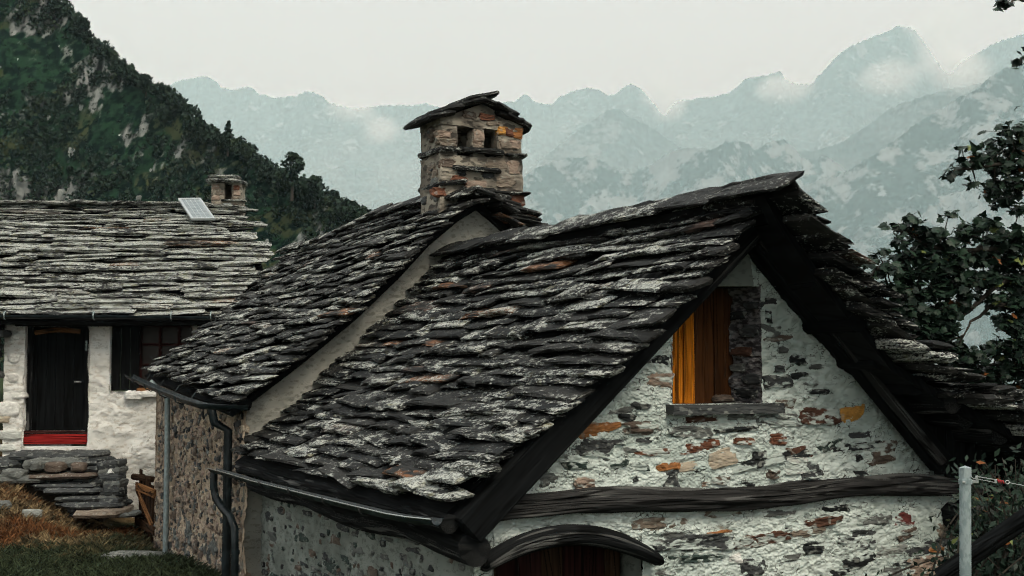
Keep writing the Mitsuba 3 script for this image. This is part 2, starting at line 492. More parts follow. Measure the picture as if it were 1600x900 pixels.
BASE = -860.0
mountain([(60, 175), (200, 150), (255, 138), (275, 127), (290, 124), (318, 119), (335, 126), (350, 140), (370, 141), (386, 136), (410, 150), (440, 154), (465, 151), (482, 145), (500, 150), (520, 163), (560, 170),
          (600, 166), (640, 165), (662, 163), (690, 170), (720, 166), (770, 158), (800, 160), (818, 150), (836, 160), (856, 166), (880, 150), (916, 137), (938, 141), (955, 147), (985, 132), (1000, 138), (1020, 160), (1040, 182), (1120, 220)],
         6200, 1.1, BASE, 'far_slope_mat', 1, jag=2.2, cols=700)
mountain([(960, 260), (1035, 188), (1060, 156), (1100, 153), (1130, 149), (1150, 138), (1165, 124), (1190, 120), (1216, 114), (1236, 131), (1262, 133), (1290, 106), (1320, 78), (1345, 66), (1380, 52), (1405, 43), (1425, 46), (1450, 74), (1470, 106), (1482, 116),
          (1502, 98), (1540, 74), (1575, 60), (1620, 50), (1800, 60), (1980, 20), (2200, 70), (2500, 40)], 5700, 1.0, BASE, 'far_slope_mat', 2, jag=2.4, cols=760)
mountain([(760, 330), (830, 262), (880, 222), (905, 202), (935, 182), (960, 170), (985, 182), (1010, 196), (1050, 222), (1100, 250), (1180, 290)], 4700, 1.0, BASE, 'far_slope_mat', 3, jag=2.0, cols=300)
mountain([(1120, 300), (1200, 262), (1245, 238), (1290, 232), (1330, 212), (1370, 186), (1410, 160), (1450, 148), (1500, 138), (1560, 125), (1700, 100), (1950, 120), (2200, 90), (2500, 130)], 3900, 1.0, BASE, 'far_slope_mat', 4, jag=3.0, cols=560)
mountain([(700, 340), (790, 300), (822, 274), (850, 256), (900, 247), (935, 250), (958, 262), (980, 270), (1010, 262), (1050, 241), (1080, 231), (1115, 234), (1135, 222), (1160, 219), (1180, 232), (1200, 222), (1225, 219), (1242, 232),
          (1256, 250), (1290, 246), (1315, 262), (1360, 300), (1500, 330)], 3250, .75, BASE, 'cliff_mat', 5, jag=2.6, cols=480, spur=.13)
mountain([(1060, 395), (1160, 340), (1220, 315), (1262, 290), (1300, 280), (1340, 258), (1380, 232), (1420, 205), (1455, 182), (1490, 160), (1525, 138), (1560, 112), (1600, 98), (1660, 70), (1800, 10), (2000, -60), (2250, -40), (2500, -110)], 2750, 1.0, BASE, 'cliff_mat', 6, jag=3.4, cols=700, spur=.12)

# one bank of valley mist with torn clouds, between the rounded cliffs and the far range
CLOUDS = [(1455, 62, 46, 46, .85), (1478, 30, 36, 26, .8), (1500, 118, 45, 30, .9), (1395, 118, 60, 30, .55), (1020, 140, 30, 22, 1.0), (1045, 172, 26, 24, 1.0), (1225, 140, 40, 24, .7), (548, 172, 38, 22, .7), (585, 205, 34, 24, .5)]


def valley_mist(u0, u1, v0, v1, Y, depth, density):
    lo, hi = at(u0, v1, Y), at(u1, v0, Y)
    c = (lo + hi) / 2
    half = np.array([(hi[0] - lo[0]) / 2, depth / 2, (hi[2] - lo[2]) / 2])
    nz, ny, nx = 96, 10, 220
    z, y, x = np.meshgrid(np.linspace(0, 1, nz), np.linspace(-1, 1, ny), np.linspace(0, 1, nx), indexing='ij')
    U, V_ = u0 + (u1 - u0) * x, v1 + (v0 - v1) * z
    p = np.stack([U / 46, y * .8, V_ / 34], -1)
    f = nfbm(p, 5, 4)
    d = np.zeros_like(U)
    for (cu, cv, ru, rv, s_) in CLOUDS:
        r2 = ((U - cu) / ru) ** 2 + ((V_ - cv) / rv) ** 2 + (y * .9) ** 2
        d += s_ * np.clip(1.15 - r2 + (f - .5) * 3.4, 0, 1.2) * np.clip(2.2 - r2, 0, 1)
    band = np.clip((V_ - 165 - 30 * np.sin(U / 140.0)) / 110, 0, 1) * np.clip((420 - V_) / 60, 0, 1)
    d += .22 * band * np.clip(.6 + (f - .5) * 2.4, 0, 1.3) * (1 - np.abs(y))
    d *= np.clip(np.minimum(np.minimum(x, 1 - x) * 14, np.minimum(z, 1 - z) * 12), 0, 1) * np.clip((1 - np.abs(y)) * 4, 0, 1)
    d = np.clip(d / 1.8, 0, 1)
    scene['mist'] = {'type': 'cube', 'to_world': T().translate(c.tolist()).scale(half.tolist()), 'bsdf': {'type': 'null'}, 'exterior': {'type': 'ref', 'id': 'haze_air'},
                     'interior': {'type': 'heterogeneous', 'albedo': {'type': 'rgb', 'value': [.985, .985, .985]}, 'scale': density,
                                  'sigma_t': {'type': 'gridvolume', 'grid': mi.VolumeGrid(d.astype(np.float32)[..., None]), 'to_world': T().translate((c - half).tolist()).scale((2 * half).tolist())}}}
    labels['mist'] = {'label': 'pale mist in the valley and torn wisps of cloud on the far peaks', 'category': 'mist', 'kind': 'stuff'}


valley_mist(430, 1590, -20, 440, 3560 * MS, 800, .0062)

# the steep wooded hillside at the left
HILL = [(-260, -330, 420), (-120, -200, 400), (-40, -110, 385), (40, -48, 370), (92, 8, 360), (130, 52, 350), (165, 84, 340), (200, 118, 332), (235, 138, 325), (270, 156, 318), (292, 178, 312), (312, 204, 308), (340, 218, 302),
        (372, 234, 296), (400, 255, 290), (425, 276, 285), (455, 292, 280), (490, 302, 274), (520, 320, 268), (545, 333, 262), (580, 350, 255), (640, 385, 250), (720, 440, 245)]


def hill_grid(cols=300, rows=150):
    c = resample(HILL, cols) * np.array([1, 1, .8])
    u = c[:, 0]
    v = c[:, 1] - 5 * (nfbm(np.stack([u / 22, 0 * u, 0 * u], 1), 4, 21) - .5)
    crest = np.array([at(a, b, y) for a, b, y in zip(u, v, c[:, 2])])
    dirn = crest[:, :2] / np.linalg.norm(crest[:, :2], axis=1, keepdims=True)
    q = np.concatenate([-np.linspace(1, 0, 12)[:-1], np.linspace(0, 1, rows)])
    V = []
    for qq in q:
        w = abs(qq)
        run = 120.0 if qq >= 0 else 100.0
        xy = crest[:, :2] - dirn * (np.sign(qq) * w * run)
        foot = ground_z(xy[:, 0], xy[:, 1]) - 3
        z = crest[:, 2] + (np.minimum(foot, crest[:, 2] - 20) - crest[:, 2]) * (w ** .95 if qq >= 0 else w)
        V.append(np.concatenate([xy, z[:, None]], 1))
    V = np.array(V)
    W = np.abs(q)[:, None]
    win = np.clip(W * 5, 0, 1)
    big = nfbm(V / 34 + 3, 4, 31) - .5
    small = nfbm(V / 7 + 5, 4, 33) - .5
    cliff = np.clip(nfbm(V * np.array([1 / 26, 1 / 26, 1 / 20]) + 9, 3, 37) - .53, 0, 1) * 4
    V[..., 2] += win * (15 * big + 3.0 * small)
    V[..., :2] -= dirn[None] * (win * (cliff * 7 + 5 * small))[..., None]
    return V, cliff, dirn


HV, HC, HD = hill_grid()
R_, C_ = HV.shape[:2]
i, j = np.meshgrid(np.arange(R_ - 1), np.arange(C_ - 1), indexing='ij')
F = np.stack([i * C_ + j, i * C_ + j + 1, (i + 1) * C_ + j + 1, (i + 1) * C_ + j], -1).reshape(-1, 4)[:, ::-1]


def hill_color(p, n, uv):
    k = fbm(p.x / 16, p.y / 16, p.z / 12, 3)
    f = fbm(p.x / 1.7, p.y / 1.7, p.z / 1.5, 4)
    st = fbm(p.x / 2.4, p.y / 2.4, p.z / 7, 4)
    green = mix((.003, .011, .009), (.017, .044, .024), smoothstep(.35, .65, f))
    green = mix(green, (.06, .06, .028), smoothstep(.52, .62, fbm(p.x / 9 + 4, p.y / 9, p.z / 6, 3)) * smoothstep(.4, .6, f) * .7)
    rock = mix((.012, .014, .015), (.25, .255, .245), smoothstep(.42, .64, st))
    m = smoothstep(.54, .61, k * .55 + st * .25 + f * .2 + uv.x * .22)
    return mix(green, rock, m)


put('hillside', HV.reshape(-1, 3), F, 'hill_mat', uv=np.stack([np.clip(HC, 0, 2).ravel(), 0 * HC.ravel()], 1), smooth=True); structure('hillside')
bsdf('hill_mat', hill_color, rough=.95, spec=.04, bump=lambda p, n, uv: fbm(p.x / 1.6, p.y / 1.6, p.z / 1.6, 4), scale=1.6, eps=.08)

def foliage_color(p, n, uv):
    c = mix((.005, .013, .010), (.016, .034, .020), uv.x)
    return mix(c, (.03, .045, .02), smoothstep(.8, .95, uv.y) * .6)


scene['hill_leaf_mat'] = {'type': 'twosided', 'bsdf': {'type': 'principled', 'base_color': proc(foliage_color), 'roughness': .7, 'specular': .2}}


def leaf_cloud(center, rad, n, size, r, hollow=.55, flat=.0):
    """n small leaf-sized quads through an ellipsoid."""
    d = r.randn(n, 3); d /= np.linalg.norm(d, axis=1, keepdims=True)
    p = center + d * (hollow + (1 - hollow) * r.rand(n, 1)) * rad * (.85 + .3 * nnoise(d * 2.2 + center * .37, 3)[:, None])
    a = r.randn(n, 3); a /= np.linalg.norm(a, axis=1, keepdims=True)
    b = np.cross(a, r.randn(n, 3)); b /= np.linalg.norm(b, axis=1, keepdims=True)
    s = size * (.6 + .8 * r.rand(n, 1))
    v = np.stack([p - a * s - b * s * .6, p + a * s - b * s * .5, p + a * s * .9 + b * s * .7, p - a * s * .8 + b * s * .6], 1).reshape(-1, 3)
    k = np.arange(n) * 4
    f = np.vstack([np.stack([k, k + 1, k + 2], 1), np.stack([k, k + 2, k + 3], 1)])
    uv = np.repeat(np.stack([r.rand(n), np.full(n, r.rand())], 1), 4, axis=0)
    return v, f, uv


q = rs(5)
parts = []
front = HV[12:]
FR = front.shape[0]
for _ in range(9000):
    a, b = int(q.rand() ** .9 * FR * .80), q.randint(6, C_ - 2)
    cl = HC[12 + a, b]
    dens = nnoise(front[a, b] / 17 + 2, 41)
    if q.rand() < cl * .9 or dens < .30 + .2 * q.rand():
        continue
    s = .8 * (1.1 + 1.6 * q.rand()) * (.55 + 1.0 * dens)
    c = front[a, b] + np.array([0, 0, s * .35])
    parts.append(leaf_cloud(c, np.array([1.0, 1.0, .95 + .3 * q.rand()]) * s, 34, .20 + .09 * s, q))
for _ in range(9000):          # low bushes and tussocks on the open ground between
    a, b = int(q.rand() ** .9 * FR * .80), q.randint(6, C_ - 2)
    s = .22 + .4 * q.rand()
    parts.append(leaf_cloud(front[a, b] + q.randn(3) * np.array([.4, .4, 0]), np.array([1, 1, .7]) * s, 7, .16, q))
for b in range(8, C_ - 4):           # the wooded crest line
    for _ in range(2):
        s = .8 * (.9 + 1.7 * q.rand() ** 2)
        c = HV[11, b] + np.array([q.randn() * .5, q.randn() * 2.0, s * .2])
        parts.append(leaf_cloud(c, np.array([1, 1, .9 + .4 * q.rand()]) * s, 60, .24 + .08 * s, q))
v, f, uv = joined(parts)
put('hillside_scrub', v, f, 'hill_leaf_mat', uv)
labels['hillside_scrub'] = {'label': 'dark green scrub and woodland covering the steep hillside', 'category': 'scrub', 'kind': 'stuff'}

rocks = []
for n_ in range(900):
    a, b = q.randint(4, int(FR * .9)), q.randint(4, C_ - 4)
    if HC[12 + a, b] < .08 and q.rand() < .75:
        continue
    s = .18 + 1.1 * q.rand() ** 3
    m = stone_mesh(s * (.7 + .5 * q.rand()), s * .8, s * (.8 + .7 * q.rand()), n_, 1, .35)
    rocks.append((m[0] + front[a, b] - np.array([0, -.3, .1]) * s, m[1], np.tile([S(['pale', 'grey', 'light', 'pale'][n_ % 4]), q.rand()], (len(m[0]), 1))))
v, f, uv = joined(rocks)
put('hillside_rocks', v, f, 'stone_mat', uv)
labels['hillside_rocks'] = {'label': 'pale boulders and outcrops scattered over the wooded hillside', 'category': 'rocks', 'kind': 'stuff'}


bsdf('bark_mat', lambda p, n, uv: mix((.02, .018, .016), (.07, .06, .05), fbm(p.x * 20, p.y * 20, p.z * 6, 3)), rough=.9, spec=.1, bump=lambda p, n, uv: fbm(p.x * 30, p.y * 30, p.z * 8, 3), scale=.02)


def hill_tree(u, v_base, h_px, w_px, Y, label, kind, seed):
    r = rs(seed)
    Y = Y * .8
    base = at(u, v_base, Y)
    H, Wd = h_px * Y / 2000, w_px * Y / 2000
    k = key_for('pine_tree' if kind == 'pine' else 'hill_tree')
    tv, tf = tube([base - [0, 0, 1.5], base + [0.02 * H, 0, H * .3], base + [-.02 * H, 0, H * .62], base + [0.01 * H, 0, H * .96]], [.045 * H, .035 * H, .02 * H, .006 * H], 7)
    put(k + '__trunk', tv, tf, 'bark_mat', smooth=True)
    parts = []
    if kind == 'pine':
        for lev in np.linspace(.22, .97, 11):
            R = Wd * .5 * (1.08 - lev) * (.75 + .5 * r.rand()) + .05 * Wd
            for _ in range(4):
                an = r.rand() * 6.28
                c = base + np.array([math.cos(an) * R * .6, math.sin(an) * R * .6, H * (lev + .03 * r.randn())])
                parts.append(leaf_cloud(c, np.array([R * .55, R * .55, H * .035]), 26, .055 * Wd + .06, r))
    else:
        for _ in range(24):
            an, ra = r.rand() * 6.28, r.rand() ** .6
            zz = .20 + .72 * r.rand()
            env = math.sqrt(max(0.05, 1 - ((zz - .52) / .46) ** 2))
            c = base + np.array([math.cos(an) * ra * Wd * .38 * env, math.sin(an) * ra * Wd * .38 * env, H * zz])
            parts.append(leaf_cloud(c, np.array([.17, .17, .13]) * Wd * (.8 + .5 * r.rand()), 46, .04 * Wd + .05, r))
    v, f, uv = joined(parts)
    put(k + '__crown', v, f, 'hill_leaf_mat', uv)
    tag(k, label, 'tree')


hill_tree(456, 300, 64, 50, 266, 'broad round tree standing alone on the ridge above the far chimney', 'round', 1)
hill_tree(356, 232, 42, 22, 296, 'tall ragged tree on the hillside skyline, taller of a close pair', 'pine', 2)
hill_tree(376, 240, 26, 12, 294, 'small slim tree just right of the tall ragged skyline tree', 'pine', 3)
hill_tree(338, 224, 24, 14, 300, 'short bushy tree just left of the tall ragged skyline tree', 'round', 4)
hill_tree(130, 60, 36, 22, 349, 'small bent tree leaning out from the upper hillside skyline', 'round', 5)
hill_tree(228, 142, 30, 20, 325, 'dark tree on the hillside skyline below the bent tree', 'round', 6)
hill_tree(492, 312, 40, 30, 270, 'dark leafy tree just right of the broad round ridge tree', 'round', 7)
hill_tree(522, 330, 34, 24, 264, 'small tree near the low end of the wooded ridge', 'round', 8)
hill_tree(546, 338, 24, 32, 260, 'lowest bushy tree where the ridge meets the grey roof', 'round', 9)
hill_tree(408, 264, 20, 10, 286, 'thin small tree beside the bare grassy patch of the ridge', 'pine', 10)

# ------------------------------------------------------------------ roofs of stone slates
def slate_mesh(w, L, th, r, fine):
    """One rough split stone: x across, y from its free lower edge (0) up the slope, z its thickness."""
    n = 5 if fine else 4
    fr = [(x * w / 2, L * .11 * r.rand() + .05 * L * abs(x) ** 4 * (.3 + 1.2 * r.rand())) for x in np.linspace(-1, 1, n)]
    pts = fr + [(w / 2 * (1 + .06 * r.randn()), L * .4), (w / 2 * (.9 + .1 * r.rand()), L * .96), (0.1 * w * r.randn(), L), (-w / 2 * (.9 + .1 * r.rand()), L * .96), (-w / 2 * (1 + .06 * r.randn()), L * .4)]
    o = np.array(pts); N = len(o)
    c = o.mean(0)
    J = lambda k: (r.rand(N, 2) - .5) * k
    taper = np.where(np.arange(N) < n, 1, .9)
    ends = np.where((np.abs(o[:, 0]) > .42 * w), .55 + .3 * r.rand(N), .9 + .25 * r.rand(N))     # thins out towards its ends
    rings = []
    low = c + (o - c) * .93 + J(.03)
    low[:n, 1] += (.055 if fine else .022) * (.7 + .6 * r.rand(n))
    rings.append(np.c_[low, np.zeros(N)])
    if fine:
        rings.append(np.c_[c + (o - c) * (.985 + .02 * r.rand()) + J(.03), th * .60 * ends])
    rings.append(np.c_[c + (o - c) * (.985) + J(.03), th * (.90 * ends)])
    top = c + (o - c) * (np.array([.80]) if not fine else .86) + J(.03)
    rings.append(np.c_[top, th * (.94 + .22 * (r.rand(N) - .35)) * (.75 + .25 * ends)])
    if fine:
        rings.append(np.c_[c + (o - c) * .45 + J(.06), th * (1.0 + .28 * (r.rand(N) - .3))])
    v = np.vstack(rings + [np.r_[c, th * 1.04][None], np.r_[c, 0][None]])
    f = []
    for k in range(len(rings) - 1):
        for a in range(N):
            b = (a + 1) % N
            f += [[k * N + a, k * N + b, (k + 1) * N + b], [k * N + a, (k + 1) * N + b, (k + 1) * N + a]]
    m = (len(rings) - 1) * N
    for a in range(N):
        b = (a + 1) % N
        f.append([m + a, m + b, len(rings) * N]); f.append([b, a, len(rings) * N + 1])
    return v, np.array(f)


def along(prof):
    p = np.asarray(prof, float)
    L = np.r_[0, np.cumsum(np.linalg.norm(np.diff(p, axis=0), axis=1))]
    return p, L


SLATES = {}


def lay_slates(base, most):
    """The largest slates of a roof as parts of their own, the few past that number as one part."""
    L = sorted(SLATES[base], key=lambda x: -x[0])
    for _, v, f, uv in L[:most]:
        put(base, v, f, 'slate_mat', uv)
    if L[most:]:
        v, f, uv = joined([x[1:] for x in L[most:]])
        k = put(base.replace('__slate', '__small_slates'), v, f, 'slate_mat', uv)
        labels[k] = {'kind': 'stuff'}


def slate_roof(base, fr, prof, s0, s1, expo, wid, thick, seed, fine, lich, lift=None, ragged=.12, tone=(0, .9), cut=None, side=1, front=None):
    """Courses of slates on a slope whose profile runs from eave to ridge in (t, z); side = -1 where t falls towards the eave on the right."""
    r = rs(seed)
    p, L = along(prof)
    tot = L[-1]
    l = 0.0
    n = 0
    ex = fr.vec(np.array([0, -1.0, 0])) * side
    while l < tot - .02:
        e = expo * (.88 + .24 * r.rand())
        s = s0 + r.rand() * -.15
        first = True
        while s < s1:
            w = wid[0] + (wid[1] - wid[0]) * r.rand() ** 1.3
            if first:
                s = s0 - ragged * (.2 + .8 * r.rand()) + (front(l) if front else 0); first = False
            sc = s + w / 2
            end = s + w
            if end > s1 + ragged * (.3 + r.rand()):
                w = max(.25, s1 + ragged * r.rand() - s); sc = s + w / 2
            lj = l + .020 * r.randn() * (expo / .2)
            lj = min(max(lj, -.03), tot - .02)
            k = max(0, min(len(p) - 2, int(np.searchsorted(L, lj, side='right') - 1)))
            tz = p[k] + (p[k + 1] - p[k]) * (lj - L[k]) / (L[k + 1] - L[k])
            dl = (p[k + 1] - p[k]) / (L[k + 1] - L[k])
            # blend slope directions so that courses turn gently
            k2 = min(len(p) - 2, k + 1)
            d2 = (p[k2 + 1] - p[k2]) / (L[k2 + 1] - L[k2])
            dl = dl * .7 + d2 * .3; dl /= np.linalg.norm(dl)
            th = thick * (.6 + .8 * r.rand())
            if tot - lj < .10:
                s += w
                continue
            Ls = max(.16, min(e * (1.9 + .3 * r.rand()), tot - lj + .04))
            up = fr.vec(np.array([dl[0], 0, dl[1]]))
            nr = np.cross(ex, up)
            if nr[2] < 0:
                nr = -nr
            tilt = math.atan(thick * 1.0 / e) * (.7 + .5 * r.rand())
            up2 = up * math.cos(tilt) - nr * math.sin(tilt)
            nr2 = nr * math.cos(tilt) + up * math.sin(tilt)
            yaw, roll = .045 * r.randn(), .035 * r.randn()
            x3 = np.cross(up2, nr2)
            xx = x3 * math.cos(yaw) + up2 * math.sin(yaw)
            yy = -x3 * math.sin(yaw) + up2 * math.cos(yaw)
            zz = nr2
            xx, zz = xx * math.cos(roll) + zz * math.sin(roll), -xx * math.sin(roll) + zz * math.cos(roll)
            dz = lift(sc, lj / tot) if lift else 0
            o = fr.w(np.array([tz[0], sc, tz[1] + dz])) - nr * (thick * 1.0) * (1.0 + .25 * r.randn())
            sl_v, sl_f = slate_mesh(w * 1.13, Ls, th, r, fine)
            if not (cut and cut(sc, lj, w)):
                wv = o + sl_v @ np.array([xx, yy, zz])
                b = np.clip(lich[0] + lich[1] * r.randn(), 0, 1)
                a = tone[0] + (tone[1] - tone[0]) * r.rand() ** 1.2
                if r.rand() < .035:
                    a = .92 + .075 * r.rand()
                SLATES.setdefault(base, []).append((w / np.linalg.norm(wv.mean(0)) * (.3 if side < 0 and sc > .3 else 1), wv, sl_f, slate_uv(sl_v, a, b)))
                n += 1
            s += w * (.97 + .03 * r.rand())
        l += e
    return n


def sheet(fr, prof, s0, s1, thick, drop):
    """The boarding under the slates: a bent slab under a (t, z) profile."""
    p = np.asarray(prof, float)
    t = np.gradient(p, axis=0); t /= np.linalg.norm(t, axis=1, keepdims=True)
    nn = np.stack([-t[:, 1], t[:, 0]], 1)
    nn *= np.sign(nn[:, 1:2])
    top, bot = p - nn * drop, p - nn * (drop + thick)
    loop = np.vstack([top, bot[::-1]])
    N = len(loop)
    v = np.vstack([np.c_[loop[:, 0], np.full(N, s0), loop[:, 1]], np.c_[loop[:, 0], np.full(N, s1), loop[:, 1]]])
    f = [[a, (a + 1) % N, N + (a + 1) % N] for a in range(N)] + [[a, N + (a + 1) % N, N + a] for a in range(N)]
    m = len(p)
    for e in (0, N):
        for a in range(m - 1):
            f += [[e + a, e + a + 1, e + N - 2 - a], [e + a, e + N - 2 - a, e + N - 1 - a]]
    f = np.array(f)
    uv = np.stack([v[:, 1], v[:, 0] * 1.3 + v[:, 2]], 1)
    return fr.w(v), f, uv


def wall_grid(fr, axis, a0, a1, z0, z1, step, off, keep, disp, extra=None):
    """A wall face as a displaced grid: axis 't' (a gable, at s = off) or 's' (a side wall, at t = off)."""
    na, nz = int(round((a1 - a0) / step)) + 1, int(round((z1 - z0) / step)) + 1
    A, Z = np.meshgrid(np.linspace(a0, a1, na), np.linspace(z0, z1, nz), indexing='ij')
    D = disp(A, Z)
    P = np.stack([A, off - D, Z], -1) if axis == 't' else np.stack([off - D, A, Z], -1)
    i, j = np.meshgrid(np.arange(na - 1), np.arange(nz - 1), indexing='ij')
    cA, cZ = (A[:-1, :-1] + A[1:, 1:]) / 2, (Z[:-1, :-1] + Z[1:, 1:]) / 2
    m = keep(cA, cZ)
    i, j = i[m], j[m]
    F = np.stack([i * nz + j, (i + 1) * nz + j, (i + 1) * nz + j + 1, i * nz + j + 1], -1)
    used = np.unique(F); inv = np.full(na * nz, -1); inv[used] = np.arange(len(used))
    return fr.w(P.reshape(-1, 3)[used]), inv[F]


def lumps(A, Z, seed, big, mid, fine, fs=1.0):
    P = np.stack([A, Z, 0 * A], -1)
    skew = np.stack([A * .9 - Z * .5, Z * 1.35 + A * .3, 0 * A], -1)
    rid = 1 - np.abs(2 * nfbm(skew * 9 * fs, 3, seed + 2) - 1)
    return big * (nfbm(P * 1.6, 3, seed) - .5) + mid * (nfbm(P * 6 * fs, 3, seed + 1) - .5) + fine * (rid - .7)


exec_parts = []
# ================================================================== the near hut
A = Frame(-0.225, 10.0, 25.7)
HUT = 'stone_hut'
tag(HUT, 'near stone hut with a limewashed gable, an orange boarded window and heavy slate roof', 'house')
left_top = [(-.50, -1.05), (-.41, -.985), (.16, -.56), (.749, -.045), (1.36, .52), (1.976, 1.14), (2.42, 1.50)]
right_top = [(7.0, -1.28), (5.75, -.80), (4.88, -.40), (4.25, -.14), (3.69, .12), (3.03, .745), (2.6, 1.20), (2.42, 1.50)]
lp = np.array(left_top); rp = np.array(right_top)
drop = .12
wood(HUT + '__roof', sheet(A, left_top, -.10, 6.32, .07, drop + .02), 'shade_black')
wood(HUT + '__roof', sheet(A, right_top, -.62, 6.32, .07, drop + .02), 'shade_black')
slate_roof(HUT + '__roof__slate', A, left_top, -.38, 6.22, .143, (.32, 1.15), .056, 11, True, (.48, .24), ragged=.22, lift=lambda s, b: .05 * np.clip((s - 2.5) / 3.5, 0, 1) + .07 * (1 - b) ** 3 * np.clip(1.6 - s, 0, 1), front=lambda l: .30 * max(0, 1 - l / 1.7))
slate_roof(HUT + '__roof__slate', A, right_top, -.66, 1.2, .19, (.45, .9), .080, 12, True, (.30, .2), side=-1, ragged=.34, lift=lambda s, b: .07)
slate_roof(HUT + '__roof__slate', A, right_top, -.70, -.15, .12, (.35, .75), .055, 14, True, (.30, .2), side=-1, ragged=.30, lift=lambda s, b: .14, cut=lambda sc, l, w: l > 4.95)
lay_slates(HUT + '__roof__slate', 276)
# ridge stones
r = rs(77)
s = -.93
while s < 6.0:
    w = .55 + .5 * r.rand()
    for sd in (-1, 1):
        if sd > 0 and s < -.6:
            continue
        v, f = slate_mesh(w * 1.1, .40, .06, r, True)
        yaw = .05 * r.randn()
        sl = .55 if sd < 0 else .62
        x_ = A.vec(np.array([0.0, -1.0, 0])) * (1 if sd < 0 else -1)
        y_ = A.vec(np.array([-sd * 1.0, 0, sl])); y_ /= np.linalg.norm(y_)
        z_ = np.cross(x_, y_)
        o = A.w(np.array([2.42 + sd * .34, s + w / 2, 1.50 - .34 * sl + .0 + (.045 if sd < 0 else .0) + .015 * r.randn()]))
        R_o = np.array([x_ * math.cos(yaw) + y_ * math.sin(yaw), y_ * math.cos(yaw) - x_ * math.sin(yaw), z_])
        put(HUT + '__roof__slate', o + v @ R_o, f, 'slate_mat', slate_uv(v, .2 + .6 * r.rand(), np.clip(.45 + .2 * r.randn(), 0, 1)))
    s += w * .93

# gable wall with its window and door openings
WL, WR, WB, WT = 1.742, 2.655, -.325, .685          # window
DL, DR = .10, 1.43                                # door


def door_top(t):
    return -1.46 + .17 * (1 - ((t - .74) / .72) ** 2)


def roof_under(t):
    return np.where(t < 2.42, np.interp(t, lp[:, 0], lp[:, 1]), np.interp(t, rp[::-1, 0], rp[::-1, 1])) - .17


def gable_keep(t, z):
    k = z < roof_under(t)
    k &= ~((t > WL) & (t < WR) & (z > WB) & (z < WT))
    return k & ~((t > DL) & (t < DR) & (z < door_top(t)))


def gable_disp(t, z):
    d = lumps(t, z, 51, .05, .030, .022) + .034 * (nfbm(np.stack([t * 20 + z * 16, z * 34 - t * 8, 0 * t], -1), 3, 53) - .5)
    edge = np.minimum(np.minimum(np.abs(t - WL), np.abs(t - WR)) + 10 * ((z < WB) | (z > WT)), 9)
    return d - .0 * edge


v, f = wall_grid(A, 't', -.08, 4.96, -2.4, 1.5, .0125, 0.0, gable_keep, gable_disp)
put(HUT + '__wall', v, f, 'limewash_mat', smooth=True)
pt_ = np.array([A.on_s(u_, v_, -.06) for u_, v_ in ((1076, 447), (1178, 447), (1172, 400), (1150, 372), (1130, 388), (1090, 428))])
pp = np.vstack([pt_, pt_ + [0, .12, 0]])
ff = [[0, 1, 2], [0, 2, 3], [0, 3, 4], [0, 4, 5]] + [[a, 6 + a, (a + 1) % 6] for a in range(6)] + [[(a + 1) % 6, 6 + a, 6 + (a + 1) % 6] for a in range(6)]
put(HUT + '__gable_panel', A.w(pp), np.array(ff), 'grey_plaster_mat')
# side wall under the gutter, the far right wall
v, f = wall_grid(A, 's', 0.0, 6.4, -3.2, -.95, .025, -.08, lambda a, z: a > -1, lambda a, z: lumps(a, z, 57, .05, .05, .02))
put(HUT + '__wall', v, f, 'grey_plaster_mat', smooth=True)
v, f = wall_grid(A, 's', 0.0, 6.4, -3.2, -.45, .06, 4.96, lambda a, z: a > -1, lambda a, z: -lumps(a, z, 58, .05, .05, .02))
put(HUT + '__wall', v, f, 'grey_plaster_mat', smooth=True)

